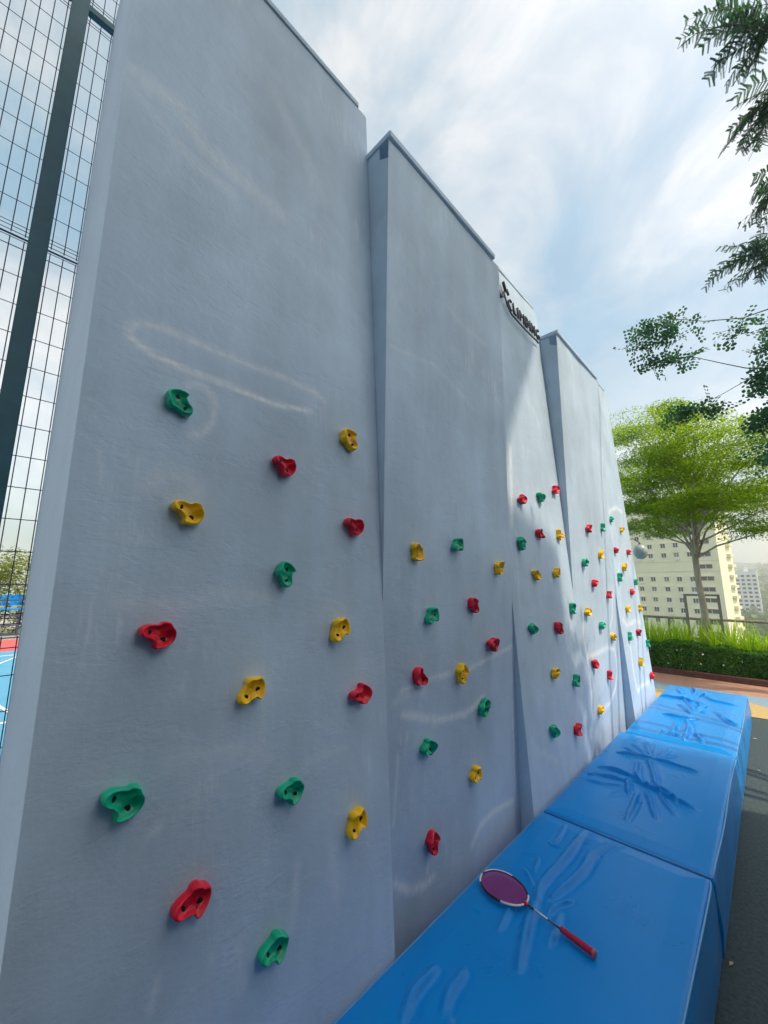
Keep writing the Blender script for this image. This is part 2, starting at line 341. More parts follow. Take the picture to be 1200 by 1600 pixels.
for k in range(5):
    ny, nz_ = (120, 300) if k < 2 else (70, 170)
    ys = np.linspace(B[k], B[k + 1], ny + 1); zs = np.linspace(Z0, TOP[k], nz_ + 1)
    YY, ZZ = np.meshgrid(ys, zs, indexing='ij'); XX = np.array([[FX[k](z) for z in zs]] * (ny + 1))
    # slight unevenness of the hand-laid plaster
    wob = .0016 * np.sin(YY * 7 + ZZ * 3.1 + k) + .0012 * np.sin(ZZ * 6.3 - YY * 4 + 2 * k) + .0008 * np.sin(YY * 19 + 1.3 * ZZ)
    edge = np.minimum(np.minimum(YY - B[k], B[k + 1] - YY), .06) / .06
    V = np.stack([(XX + wob * edge) * S, YY * S, ZZ * S + CAMZ], -1).reshape(-1, 3)
    idx = np.arange((ny + 1) * (nz_ + 1)).reshape(ny + 1, nz_ + 1)
    Q = np.stack([idx[:-1, :-1], idx[1:, :-1], idx[1:, 1:], idx[:-1, 1:]], -1).reshape(-1, 4)
    me = npmesh('wall_panel', V, Q)
    P2 = np.stack([YY * S, ZZ * S], -1).reshape(-1, 2); c = np.zeros(len(P2))
    for pts, wd, st in CH[k]:
        c = np.maximum(c, st * np.exp(-(poly_dist(P2, pts) / wd) ** 2))
    # worn paint along the panel edges
    e = np.minimum(P2[:, 0] - B[k] * S, B[k + 1] * S - P2[:, 0])
    c = np.maximum(c, .07 * np.exp(-(e / .012) ** 2))
    a = me.attributes.new('chalk', 'FLOAT', 'POINT'); a.data.foreach_set('value', c.astype(np.float32))
    o = cwpart('wall_panel', me, smooth=True); o['label'] = plabel[k]; panels.append(o)
BACKX = -1.40
def sidewall(k, y, notch):
    """end sheet of a panel at y, from the front face back to BACKX, 12 mm thick"""
    zt = TOP[k]; t = .008; f = lambda z: FX[k](z) - .0015
    pr = [(f(Z0), Z0)] + [(f(z), z) for z in np.linspace(-.8, zt - .09, 5)]
    if notch: pr += [(f(zt - .085), zt - .085), (f(zt) - .050, zt - .055), (f(zt) - .050, zt + .004)]
    else: pr += [(f(zt), zt)]
    bx = max(BACKX, -1.08) if notch else BACKX
    pr += [(bx, zt + (.004 if notch else 0)), (bx, Z0)]
    n = len(pr); vs = [W(x, y + s, z) for s in (0, t) for x, z in pr]
    fs = [tuple(range(n))[::-1], tuple(range(n, 2 * n))] + [(i, (i + 1) % n, n + (i + 1) % n, n + i) for i in range(n)]
    return pym('side_panel', vs, fs)
M['return'] = mat('skylit_return', (0.78, 0.84, 0.95), .7, .25, (2.5, .06), (40, .2))  # end face painted paler than the panels to stand in for skylight on it
for k in range(5):
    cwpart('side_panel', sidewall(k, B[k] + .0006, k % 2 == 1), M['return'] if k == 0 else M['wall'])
cwpart('side_panel', sidewall(4, B[5] - .009, False))
for k in range(5):
    zt = TOP[k]; fx = FX[k](zt)
    if k % 2: bxs = [(fx - .13, fx + .012, B[k] - .004, B[k + 1] - .06, zt + .006, zt + .034)]
    else: bxs = [(BACKX - .004, fx + .004, B[k] + .012, B[k + 1] - .045, zt + .002, zt + .026)]
    cwpart('coping', boxes('coping', [(a * S, b * S, c * S, d * S, e * S + CAMZ, f * S + CAMZ) for a, b, c, d, e, f in bxs], .004))
cwpart('back_panel', boxes('back_panel', [((BACKX - .01) * S, (BACKX - .002) * S, B[0] * S, B[5] * S, 0.0, 1.95 * S + CAMZ)]))

# holds -------------------------------------------------------------
K1 = [(250, 600), (255, 490), (350, 380), (500, 325), (720, 318), (815, 250), (935, 262), (958, 360), (1012, 450), (1000, 600), (900, 740), (720, 860), (480, 922), (492, 830), (505, 755), (405, 655), (320, 640)]
# outline traced on the hold low at the left, laid back onto the panel's plane (metres, about its middle)
def _lay(u, v):
    x = -.9
    for _ in range(12):
        p = at_x(140 + u / 12, 1200 + v / 12, x); x = ODD(p[2]) + .035 / S
    return p[1] * S, p[2] * S
KC = _lay(690, 560); KP = np.array([_lay(*q) for q in K1]) - np.array(KC); KHOLE = [np.array(_lay(440, 505)) - KC, np.array(_lay(700, 690)) - KC]
def smooth_outline(pts, n=40):
    p = [np.array(q, float) for q in pts]; m = len(p); out = []
    for i in range(n):
        s = i / n * m; j = int(s); t = s - j; a, b, c, d = p[j - 1], p[j], p[(j + 1) % m], p[(j + 2) % m]
        out.append(.5 * ((2 * b) + (-a + c) * t + (2 * a - 5 * b + 4 * c - d) * t * t + (-a + 3 * b - 3 * c + d) * t ** 3))
    return np.array(out)
def hold_mesh(name, var):
    """local frame: x right along wall, y out of the wall, z up; about 0.118 m wide"""
    P = smooth_outline(KP); sc_ = 1.0
    if var == 1: P[:, 0] *= -1; P = P[::-1]
    if var == 2: P *= np.array([[.86, 1.08]])
    n = len(P); th = np.arctan2(P[:, 1], P[:, 0])
    D = .044 * (1 + .16 * np.sin(2 * th + .6 + var) + .10 * np.sin(3 * th + var * 1.7))
    rings = [(0.93, 0.0), (1.0, .12), (1.03, .45), (1.0, .80), (.955, .965), (.90, 1.0), (.84, .95), (.74, .78), (.58, .63), (.38, .57), (.16, .55)]
    vs = []
    for s, d in rings:
        for i in range(n): vs.append((P[i, 0] * s, d * D[i] if s > .3 else d * D.mean(), P[i, 1] * s))
    c = len(vs); vs.append((0, .55 * D.mean(), 0)); fs = []
    for r in range(len(rings) - 1):
        for i in range(n):
            j = (i + 1) % n; fs.append((r * n + i, r * n + j, (r + 1) * n + j, (r + 1) * n + i))
    r = len(rings) - 1
    fs += [(r * n + i, r * n + (i + 1) % n, c) for i in range(n)]
    me = pym(name, vs, fs)
    bm = bmesh.new(); bm.from_mesh(me); bmesh.ops.recalc_face_normals(bm, faces=bm.faces); bm.to_mesh(me); bm.free()
    me.polygons.foreach_set('use_smooth', [True] * len(me.polygons)); 
    def depth(x, z):
        a = math.atan2(z, x); i = int(np.argmin(np.abs(np.angle(np.exp(1j * (th - a)))))); s = math.hypot(x, z) / np.linalg.norm(P[i])
        rs = rings[5:][::-1]; return float(np.interp(s, [r_[0] for r_ in rs], [r_[1] for r_ in rs])) * (D[i] if s > .3 else D.mean())
    return me, depth, (-1 if var == 1 else 1) * sc_
def socket_mesh(r=.0098):
    bm = bmesh.new(); bmesh.ops.create_circle(bm, cap_ends=True, segments=12, radius=r, matrix=Matrix.Rotation(-math.pi / 2, 4, 'X') @ Matrix.Translation((0, 0, .0)))
    ret = bmesh.ops.extrude_face_region(bm, geom=bm.faces[:]); bmesh.ops.translate(bm, vec=(0, .008, 0), verts=[v for v in ret['geom'] if isinstance(v, bmesh.types.BMVert)])
    bmesh.ops.recalc_face_normals(bm, faces=bm.faces)
    me = bpy.data.meshes.new('bolt'); bm.to_mesh(me); bm.free(); me.materials.append(M['bolt']); return me
HM = {}
for c in 'RGY':
    for v in range(3):
        me, dm, sg = hold_mesh('climbing_hold', v); me.materials.append(M[{'R': 'red', 'G': 'green', 'Y': 'yellow'}[c]]); HM[c, v] = (me, dm, sg)
SOCK = socket_mesh()
HOLDS = {
 0: [('G', 275, 630, 166, 0), ('Y', 293, 803, 3, 0), ('R', 442, 731, 2, 0), ('Y', 540, 687, 150, 0), ('R', 550, 824, 4, 0), ('G', 441, 895, 128, 0), ('R', 247, 991, 12, 0),
     ('Y', 527, 981, 82, 0), ('Y', 391, 1075, 65, 0), ('R', 560, 1083, 150, 1), ('G', 193, 1248, 0, 0), ('G', 452, 1232, 20, 0), ('Y', 553, 1279, 78, 0), ('R', 300, 1399, 38, 0), ('G', 426, 1473, 33, 0)],
 1: [('Y', 648, 864, -20), ('G', 712, 851, 60), ('Y', 776, 886, 100), ('G', 671, 960, 70), ('R', 735, 944, 150), ('R', 767, 1006, 20), ('R', 650, 1056, 180), ('Y', 717, 1049, 110), ('G', 752, 1106, 30),
     ('G', 665, 1165, 45), ('Y', 740, 1206, 60), ('R', 671, 1311, 120)],
 2: [('R', 813, 781), ('G', 842, 778), ('R', 865, 766), ('G', 811, 848), ('R', 840, 834), ('Y', 871, 837), ('Y', 835, 899), ('Y', 866, 896), ('G', 829, 982), ('R', 869, 980), ('G', 892, 952),
     ('Y', 864, 1052), ('G', 897, 1064), ('R', 899, 1140), ('G', 862, 1141)],
 3: [('R', 917, 826), ('G', 939, 825), ('Y', 936, 867), ('G', 911, 879), ('R', 926, 911), ('R', 949, 929), ('Y', 916, 956), ('G', 938, 977), ('Y', 955, 995), ('R', 927, 1037), ('R', 950, 1055), ('Y', 935, 1109)],
 4: [('G', 953, 812), ('Y', 969, 828), ('R', 960, 860), ('R', 980, 863), ('Y', 973, 887), ('G', 966, 903), ('G', 991, 909), ('R', 985, 925), ('Y', 979, 952), ('Y', 998, 951), ('R', 995, 988), ('G', 982, 995),
     ('G', 1010, 1006), ('Y', 999, 1035), ('R', 1016, 1056)]}
PN = ['first panel from the mesh fence', 'second panel from the mesh fence', 'middle panel under the lettering', 'fourth panel from the mesh fence', 'last panel by the hedge']
CN = {'R': 'red', 'G': 'green', 'Y': 'yellow'}
ORD = ['topmost', 'second highest', 'third highest', 'fourth highest', 'fifth highest', 'sixth highest']
HOLE = [tuple(k_) for k_ in KHOLE]
hr = random.Random(3)
for k, lst in HOLDS.items():
    pos = [(e, on_panel(e[1], e[2], k)) for e in lst]
    for c in 'RGY':
        same = sorted([q for q in pos if q[0][0] == c], key=lambda q: -q[1][2])
        for r, (e, p) in enumerate(same):
            rot = e[3] if len(e) > 3 else hr.uniform(0, 360); var = e[4] if len(e) > 4 else hr.choice([0, 0, 1, 2])
            me, dm, sg = HM[c, var]
            # axes of the hold on the leaning panel
            dx = (FX[k](1.0) - FX[k](0.0)); upv = Vector((dx, 0, 1)).normalized(); rt = Vector((0, 1, 0)); out = rt.cross(upv)
            mw = Matrix((rt, out, upv)).transposed().to_4x4()
            s = 1.0 + hr.uniform(-.05, .06)
            # optical centre is the middle of the hold's depth
            o = link('climbing_hold', me)
            q = W(*p) + out * .0005
            o.matrix_world = Matrix.Translation(q) @ mw @ Matrix.Rotation(math.radians(-rot), 4, 'Y') @ Matrix.Scale(s, 4)
            nm = ORD[r] if len(same) > 1 else 'only'
            lab = f'{CN[c]} moulded climbing hold, {nm} {CN[c]} one on the {PN[k]}'
            if r == len(same) - 1 and r > 0: lab = f'{CN[c]} moulded climbing hold, lowest {CN[c]} one on the {PN[k]}'
            tag(o, lab, 'climbing hold', 'holds bolted to the climbing wall')
            for hx, hz in HOLE:
                b = link('bolt', SOCK, None, o); f_ = (.86 if var == 2 else 1)
                b.location = (hx * sg * f_, dm(hx * sg * f_, hz * abs(sg)) - .0068, hz * abs(sg))

# lettering on the third panel ------------------------------------------
sg = empty('wall_sign', W(ODD(1.74), 2.3, 1.70)); tag(sg, 'dark raised lettering reading CLIMBING with a swoosh logo near the top of the wall', 'sign')
dx = (ODD(1.0) - ODD(0.0)); upv = Vector((dx, 0, 1)).normalized(); rt = Vector((0, 1, 0)); out = rt.cross(upv)
SB = Matrix((rt, upv, out)).transposed().to_4x4()      # local x along the wall, y up, z out
def on3(y, z, off=.004): return Vector((ODD(z) * S, y * S, z * S + CAMZ)) + out * off
def letter(ch, y, z, size, wd):
    cu = bpy.data.curves.new('t', 'FONT'); cu.body = ch; cu.size = size; cu.extrude = .010; cu.offset = -.004; cu.resolution_u = 3
    ob = bpy.data.objects.new('t', cu); C.objects.link(ob); bpy.context.view_layer.update()
    me = bpy.data.meshes.new_from_object(ob.evaluated_get(bpy.context.evaluated_depsgraph_get())); bpy.data.objects.remove(ob)
    me.name = 'letter'; xs = [v.co.x for v in me.vertices]; x0, x1 = min(xs), max(xs)
    for v in me.vertices: v.co.x = (v.co.x - x0) / (x1 - x0) * wd
    me.materials.clear(); o = link('letter', me, M['letter'], sg)
    o.matrix_parent_inverse = Matrix.Translation(-sg.location)
    o.matrix_world = Matrix.Translation(on3(y, z, .022)) @ SB; return o
yl = 2.155
for ch, wd in zip('CLIMBING', (.050, .040, .012, .062, .048, .012, .052, .052)):
    letter(ch, yl, 1.712, .20, wd * S); yl += wd + .021
def bar3(name, pts, r):
    me = tubes(name, [([on3(y, z, .028) for y, z in pts], r)], 6); o = link(name, me, M['letter'], sg); o.matrix_parent_inverse = Matrix.Translation(-sg.location); return o
bar3('logo_stroke', [(2.105, 1.875), (2.118, 1.845), (2.128, 1.815)], .016); bar3('logo_stroke', [(2.025, 1.765), (2.03, 1.742), (2.052, 1.736), (2.075, 1.752), (2.09, 1.79)], .015)
bar3('logo_stroke', [(2.14, 1.842), (2.165, 1.81)], .014)
bar3('logo_underline', [(2.10, 1.80), (2.11, 1.765), (2.135, 1.71), (2.18, 1.682), (2.30, 1.672), (2.45, 1.67), (2.60, 1.676)], .008)

# ------------------------------------------------------------------ crash mats
def smooth_noise(x, y, seed):
    r = np.random.default_rng(seed); z = np.zeros_like(x)
    for i in range(9):
        a, b, p, q = r.uniform(-1, 1, 2).tolist() + r.uniform(0, 6.28, 2).tolist(); f_ = r.uniform(1.2, 5)
        z += np.sin(f_ * (a * x + b * y) + p) / 9
    return z
def crash_mat(name, x0, x1, y0, y1, top, wr, label, seed, sag=.006):
    """x0..y1 layout units; wr = list of (pixel polyline, height m, width m)"""
    X0, X1, Y0, Y1 = x0 * S, x1 * S, y0 * S, y1 * S; zt = top * S + CAMZ
    res = .0062; nx, ny = int((X1 - X0) / res), int((Y1 - Y0) / res)
    xs = np.linspace(X0, X1, nx + 1); ys = np.linspace(Y0, Y1, ny + 1); X, Y = np.meshgrid(xs, ys, indexing='ij')
    d = np.minimum(np.minimum(X - X0, X1 - X), np.minimum(Y - Y0, Y1 - Y))
    r = .03; rr = np.clip((r - d) / r, 0, 1); H = -r * (1 - np.sqrt(np.clip(1 - rr ** 2, 0, 1)))
    inner = np.clip(d / .12, 0, 1); H += inner * sag * smooth_noise(X * 1.6, Y * 1.6, seed) + inner * .012 - (1 - inner) * .004
    P = np.stack([X, Y], -1).reshape(-1, 2); Z = np.zeros(len(P))
    rn = np.random.default_rng(seed)
    for pts, hgt, wd in wr:
        g = [np.array(at_z(*p_, top)[:2] * S) for p_ in pts]; g = [2 * g[0] - g[1]] + g + [2 * g[-1] - g[-2]]; q = []
        for a_, b_, c_, d_ in zip(g[:-3], g[1:-2], g[2:-1], g[3:]):         # smooth crease line
            for t in np.linspace(0, 1, 7)[:-1]:
                q.append(.5 * (2 * b_ + (c_ - a_) * t + (2 * a_ - 5 * b_ + 4 * c_ - d_) * t * t + (3 * b_ - a_ - 3 * c_ + d_) * t ** 3) + rn.normal(0, .0009, 2))
        q.append(g[-2])
        dd = poly_dist(P, q); wd = wd * (.95 if seed == 1 else .8)
        # fade towards both ends
        q = np.array(q); axis = q[-1] - q[0]; ln = np.linalg.norm(axis); tt = np.clip(((P - q[0]) @ axis) / ln ** 2, -.3, 1.3)
        fade = np.clip(1 - (np.abs(tt - .5) / .58) ** 3.5, 0, 1); wd = wd * (.7 + .4 * fade)
        sgn = np.sign((P - q[0]) @ np.array([-axis[1], axis[0]]))
        prof = np.exp(-(dd / wd) ** 2) - .42 * np.exp(-((dd - 1.9 * wd) / (1.1 * wd)) ** 2) * (.6 + .4 * sgn)
        Z += (2.3 if seed == 1 else 2.5) * hgt * prof * fade * (1 + .12 * np.sin(tt * 11 + hgt * 900))
    H = H + Z.reshape(H.shape) * np.clip(d / .06, 0, 1)
    V = [np.stack([X, Y, zt + H], -1).reshape(-1, 3)]; idx = np.arange((nx + 1) * (ny + 1)).reshape(nx + 1, ny + 1)
    Q = [np.stack([idx[:-1, :-1], idx[1:, :-1], idx[1:, 1:], idx[:-1, 1:]], -1).reshape(-1, 4)]
    # sides
    per = np.concatenate([idx[:, 0], idx[-1, 1:], idx[-2::-1, -1], idx[0, -2:0:-1]]); pv = V[0][per]
    cen = np.array([(X0 + X1) / 2, (Y0 + Y1) / 2]); nrm = np.zeros((len(per), 2))
    nrm[np.isclose(pv[:, 0], X1)] += [1, 0]; nrm[np.isclose(pv[:, 0], X0)] += [-1, 0]; nrm[np.isclose(pv[:, 1], Y1)] += [0, 1]; nrm[np.isclose(pv[:, 1], Y0)] += [0, -1]
    prev = per; base = len(V[0]); levels = np.linspace(0, 1, 15)[1:]
    s_arc = np.cumsum(np.r_[0, np.linalg.norm(np.diff(pv[:, :2], axis=0), axis=1)])
    for lv in levels:
        z = pv[:, 2] * (1 - lv) + .004 * lv
        bulge = .010 * np.sin(math.pi * min(lv * 1.05, 1)) * (1 + .5 * np.sin(s_arc * 2.3 + seed)) + .006 * np.sin(s_arc * 9 + lv * 5 + seed) * math.sin(math.pi * lv)
        okb = np.where(np.isclose(np.abs(nrm[:, 0]), 1) & (nrm[:, 0] > 0), 1.0, 0.12)
        v = np.stack([pv[:, 0] + nrm[:, 0] * bulge * okb, pv[:, 1] + nrm[:, 1] * bulge * okb * .3, z], -1); V.append(v)
        cur = base + np.arange(len(per)); base += len(per)
        Q.append(np.stack([prev, np.roll(prev, -1), np.roll(cur, -1), cur], -1)[:, ::-1]); prev = cur
    me = npmesh('cover', np.concatenate(V), np.concatenate(Q)); root = empty(name, ((X0 + X1) / 2, (Y0 + Y1) / 2, 0)); tag(root, label, 'crash mat', 'blue crash mats along the wall')
    o = link('cover', me, M['mat_blue'], root, True); o.matrix_parent_inverse = Matrix.Translation(-Vector(root.location))
    e = .010; zz = zt - .012  # thin pale tube below acts as the highlight along the rounded top edge
    pp = tubes('highlight_piping', [([(X0 + e, Y1 - e, zz), (X1 - e, Y1 - e, zz), (X1 - e * .6, Y1 - .03, zz)] + [(X1 - e * .55 + .004 * math.sin(t * 9 + seed), Y1 - .03 + (Y0 - Y1 + .06) * t, zz + .002 * math.sin(t * 14)) for t in np.linspace(0.02, .98, 30)] +
                           [(X1 - e, Y0 + e, zz), (X0 + e, Y0 + e, zz), (X0 + e, Y1 - e, zz)], .0055)], 6)
    o = link('highlight_piping', pp, M['edge_highlight'], root, True); o.matrix_parent_inverse = Matrix.Translation(-Vector(root.location))
    return root
q7 = lambda L_: [(800 + x / 2.857, 1040 + y / 2.857) for x, y in L_]
q8 = lambda L_: [(960 + x / 5, 1000 + y / 5) for x, y in L_]
q5 = lambda L_: [(500 + x / 3, 1350 + y / 3) for x, y in L_]
W1 = [(q7([(335, 730), (250, 850), (130, 990), (110, 1060)]), .011, .016), (q7([(470, 790), (360, 850), (310, 930), (180, 1045)]), .010, .016), (q7([(240, 715), (205, 785), (165, 800)]), .006, .010),
      (q7([(160, 800), (220, 835)]), .004, .007), (q7([(105, 1070), (60, 1200), (30, 1370)]), .010, .018), (q7([(270, 1062), (200, 1080), (160, 1120)]), .006, .012), (q7([(220, 1115), (160, 1260)]), .006, .014),
      (q7([(20, 1050), (-60, 1190)]), .006, .014), (q5([(545, 495), (440, 610), (385, 745)]), .009, .018), (q5([(680, 510), (610, 610), (575, 725)]), .008, .016), (q5([(960, 35), (1000, 115)]), .005, .010),
      (q7([(120, 870), (100, 930)]), .004, .008), (q7([(500, 800), (400, 860)]), .004, .014), (q5([(620, 720), (600, 750)]), .004, .014)]
W2 = [(q7(l), h_, w_) for l, h_, w_ in [([(470, 395), (620, 420)], .012, .016), ([(620, 420), (720, 450), (830, 485)], .011, .016), ([(560, 440), (555, 500), (590, 540)], .014, .018), ([(610, 430), (630, 490), (640, 545)], .014, .018),
      ([(590, 350), (610, 400)], .010, .014), ([(535, 355), (590, 400)], .007, .012), ([(645, 365), (630, 410)], .007, .012), ([(705, 380), (650, 415)], .008, .013), ([(385, 460), (480, 480), (560, 515)], .011, .016),
      ([(340, 490), (440, 505), (540, 535)], .009, .014), ([(335, 520), (430, 540), (520, 548)], .007, .013), ([(590, 540), (700, 595), (820, 650)], .013, .016), ([(650, 560), (680, 620), (725, 675)], .009, .014),
      ([(600, 570), (640, 690)], .011, .016), ([(570, 570), (510, 695)], .011, .016), ([(515, 520), (520, 585)], .012, .016), ([(640, 540), (690, 570), (740, 625)], .009, .012), ([(540, 520), (600, 548), (640, 540)], .010, .012),
      ([(500, 370), (570, 410)], .006, .012), ([(440, 590), (540, 570)], .005, .016), ([(640, 420), (740, 410)], .006, .014)]]
W3 = [(q8(l), h_, w_) for l, h_, w_ in [([(345, 437), (540, 470), (630, 495)], .014, .022), ([(610, 370), (640, 430), (570, 465)], .016, .024), ([(690, 430), (760, 480), (940, 520)], .011, .022), ([(540, 470), (620, 560)], .012, .02),
      ([(500, 510), (590, 580)], .012, .02), ([(640, 530), (720, 515)], .012, .022), ([(380, 590), (560, 625), (650, 625)], .013, .02), ([(565, 640), (580, 700), (545, 790)], .016, .024), ([(490, 640), (460, 720), (420, 750)], .013, .024),
      ([(640, 740), (690, 820)], .013, .022), ([(780, 570), (850, 630), (910, 675)], .010, .016), ([(830, 610), (960, 670)], .008, .016), ([(500, 770), (485, 730)], .010, .02), ([(400, 700), (360, 745)], .008, .02),
      ([(500, 400), (560, 390)], .010, .025), ([(480, 380), (520, 420), (600, 400)], .010, .025), ([(660, 440), (740, 450)], .010, .02), ([(670, 570), (720, 580)], .007, .03), ([(620, 480), (680, 520), (640, 560)], .011, .02)]]
crash_mat('crash_mat', -.848, -.259, .25, 1.874, -1.0, W1, 'nearest blue vinyl crash mat with the badminton racket lying on it', 1)
crash_mat('crash_mat', -.842, -.254, 1.880, 3.167, -.998, W2, 'middle blue vinyl crash mat with star-shaped creases between the other two mats', 2)
crash_mat('crash_mat', -.822, -.252, 3.174, 4.86, -1.0, W3, 'farthest sunlit blue crash mat with rumpled cover, ending near the footpath', 3)

# ------------------------------------------------------------------ badminton racket
a0, a1 = at_z(757, 1366, -.985) * S, at_z(931, 1496, -.985) * S
ra = Vector(a0); rb = Vector(a1); RL = (rb - ra).length; zr = -1.0 * S + CAMZ + .020
rk = empty('badminton_racket', (rb.x, rb.y, zr)); d = (ra - rb); rk.rotation_euler.z = math.atan2(d.y, d.x)
tag(rk, 'badminton racket with purple strings and red grip lying on the nearest mat', 'racket')
q = RL / .675
hc, ha, hb = .53 * q, .145 * q, .112 * q
ov = [(hc + ha * math.cos(t), hb * math.sin(t) * (1 + .06 * math.cos(t)), .012) for t in np.linspace(math.pi, 3 * math.pi, 49)]
link('head_frame', tubes('head_frame', [(ov, .0055)], 8), M['racket_dark'], rk, True)
for a, b in ((.62, .95), (1.02, 1.18), (1.55, 1.98), (.06, .24)):
    seg_ = [(hc + (ha + .0012) * math.cos(t), (hb + .0012) * math.sin(t) * (1 + .06 * math.cos(t)), .0135) for t in np.linspace(a * math.pi, b * math.pi, 14)]
    link('frame_stripe', tubes('frame_stripe', [(seg_, .0052)], 8), M['racket_white'], rk, True)
st = []
for i in np.arange(-22, 23):
    y = i * .0048 * q
    if abs(y) < hb * .97:
        x = ha * math.sqrt(1 - (y / hb) ** 2) * .98; st.append(([(hc - x, y, .0115), (hc, y, .0118 + .0008 * (i % 2)), (hc + x, y, .0115)], .00085))
for i in np.arange(-29, 30):
    x = i * .0048 * q
    if abs(x) < ha * .97:
        y = hb * math.sqrt(1 - (x / ha) ** 2) * .98; st.append(([(hc + x, -y, .0125), (hc + x, 0, .0125), (hc + x, y, .0125)], .00085))
link('strings', tubes('strings', st, 4), M['string'], rk)
link('shaft', tubes('shaft', [([(.165 * q, 0, .014), (.30 * q, 0, .013), (.385 * q, 0, .012)], .0042)], 8), M['racket_dark'], rk, True)
link('shaft_stripe', tubes('shaft_stripe', [([(.25 * q, 0, .0148), (.33 * q, 0, .0142)], .0043)], 8), M['racket_white'], rk, True)
link('throat', tubes('throat', [([(.37 * q, 0, .012), (.39 * q, 0, .012)], [.006, .009])], 8), M['red'], rk, True)
gp = [(x * q, 0, .015) for x in np.linspace(.008, .175, 34)]
link('grip', tubes('grip', [(gp, [.0150 - .0032 * (i / 33) + .0007 * (i % 2) for i in range(34)])], 10), M['grip'], rk, True)
link('end_cap', tubes('end_cap', [([(0, 0, .016), (.004, 0, .016), (.010 * q, 0, .015)], [.0125, .0165, .0168])], 10), M['cap'], rk, True)

# fallen leaves and litter on the rubber floor
lr = random.Random(5)
def litter(x, y, z, s, label, rz):
    me = pym('fallen_leaf', [(-s, 0, .002), (-.2 * s, .42 * s, .006), (s, 0, .003), (-.1 * s, -.42 * s, .007), (0, 0, .002)], [(0, 4, 1), (1, 4, 2), (2, 4, 3), (3, 4, 0)])
    o = link('fallen_leaf', me, M['dry_leaf']); o.location = (x, y, z); o.rotation_euler.z = rz; tag(o, label, 'leaf', 'fallen leaves'); return o
for i, (u, v, lb) in enumerate([(1180, 1155, 'small yellow fallen leaf on the sunlit rubber floor beside the far mat'), (1143, 1508, 'dry fallen leaf on the dark floor level with the racket grip'), (1128, 1430, 'tiny dry leaf on the dark floor beside the near mat corner'), (1186, 1205, 'small pale leaf on the floor at the right edge of the picture')]):
    p = at_z(u, v, -1.23) * S; litter(p[0], p[1], .004, .022 if i else .03, lb, lr.uniform(0, 6))
gapl = []
for i in range(90):
    y = lr.uniform(.95, 3.3) * S; gapl.append((lr.uniform(-.905, -.862) * S, y, .004 + lr.uniform(0, .02)))
cen = np.array(gapl); n = len(cen)
tag(link('leaf_litter', leaves('leaf_litter', cen, RNG.normal(size=(n, 3)), np.tile([0, 0, 1.], (n, 1)) + RNG.normal(0, .4, (n, 3)), RNG.uniform(.02, .05, n), .018), M['dry_leaf']), 'dry leaf litter in the gap between the mats and the wall', 'leaf litter', kind='stuff')

# ------------------------------------------------------------------ court fence
FXm = -2.52                                      # plane of the fence in metres
def fy(u, v): p = at_x(u, v, FXm / S) * S; return p[1], p[2] + CAMZ
fence = empty('mesh_fence', (FXm, 0, 0)); tag(fence, 'tall welded wire court fence with dark teal post behind the wall', 'fence')
def fpart(name, me, m): o = link(name, me, m, fence); o.matrix_parent_inverse = Matrix.Translation((-FXm, 0, 0)); return o
py0, py1 = fy(115, 0)[0], fy(145, 0)[0]; pw = .078; pc = (fy(20, 540)[0] + fy(43, 540)[0]) / 2
FT = 6.4
fpart('post', boxes('post', [(FXm - .04, FXm + .04, pc - pw / 2, pc + pw / 2, 0, FT)], .004), M['steel_teal'])
fpart('post', boxes('post', [(FXm - .04, FXm + .04, pc - 2.5 - pw / 2, pc - 2.5 + pw / 2, 0, FT)], .004), M['steel_teal'])
fpart('post', boxes('post', [(FXm - .04, FXm + .04, pc + 2.5 - pw / 2, pc + 2.5 + pw / 2, 0, FT)], .004), M['steel_teal'])
zb = fy(160, 34)[1]; zr2 = fy(98, 402)[1]; zr3 = fy(12, 948)[1]
def mesh_panel(ya, yb, za, zb_):
    ps = []; r = .0022
    n = int(round((yb - ya) / .0535)); 
    for i in range(n + 1):
        y = ya + (yb - ya) * i / n; ps.append(([(FXm + .002, y, za), (FXm + .002, y, zb_)], r))
    z = za + .03; k = 0
    zs = []
    while z < zb_ - .05: zs.append(z); z += .152
    zs += [za + .006, za + .05, zb_ - .006, zb_ - .05]
    for z in zs: ps.append(([(FXm + .006, ya - .012, z), (FXm + .006, yb + .012, z)], r))
    return tubes('mesh_panel', ps, 4)
for a, b in ((pc - 2.5 + pw / 2 + .012, pc - pw / 2 - .012), (pc + pw / 2 + .012, pc + 2.5 - pw / 2 - .012)):
    for za, zz in ((.06, 1.78), (1.83, zr2 - .012), (zr2 + .012, zb - .03), (zb + .03, FT)):
        fpart('mesh_panel', mesh_panel(a, b, za, zz), M['wire'])
    fpart('rail', boxes('rail', [(FXm - .02, FXm + .02, a - .011, b + .011, zb - .022, zb + .022)], .003), M['steel_teal'])
    fpart('rail', tubes('rail', [([(FXm, a - .02, zr2), (FXm, b + .02, zr2)], .005)], 6), M['wire'])
# far side of the court
ff = empty('court_fence', (-11.85 * S, 0, 0)); tag(ff, 'low dark fence on the far side of the blue court', 'fence')
fx2 = -11.85 * S
def ffp(name, me, m): o = link(name, me, m, ff); o.matrix_parent_inverse = Matrix.Translation((-fx2, 0, 0)); return o
for y in np.arange(-6, 9, 1.5): ffp('post', boxes('post', [(fx2 - .03, fx2 + .03, y - .03, y + .03, 0, 1.35)]), M['wire'])
for z in (.12, .45, .78, 1.32): ffp('rail', boxes('rail', [(fx2 - .02, fx2 + .02, -6, 7.5, z, z + .05)]), M['wire'])

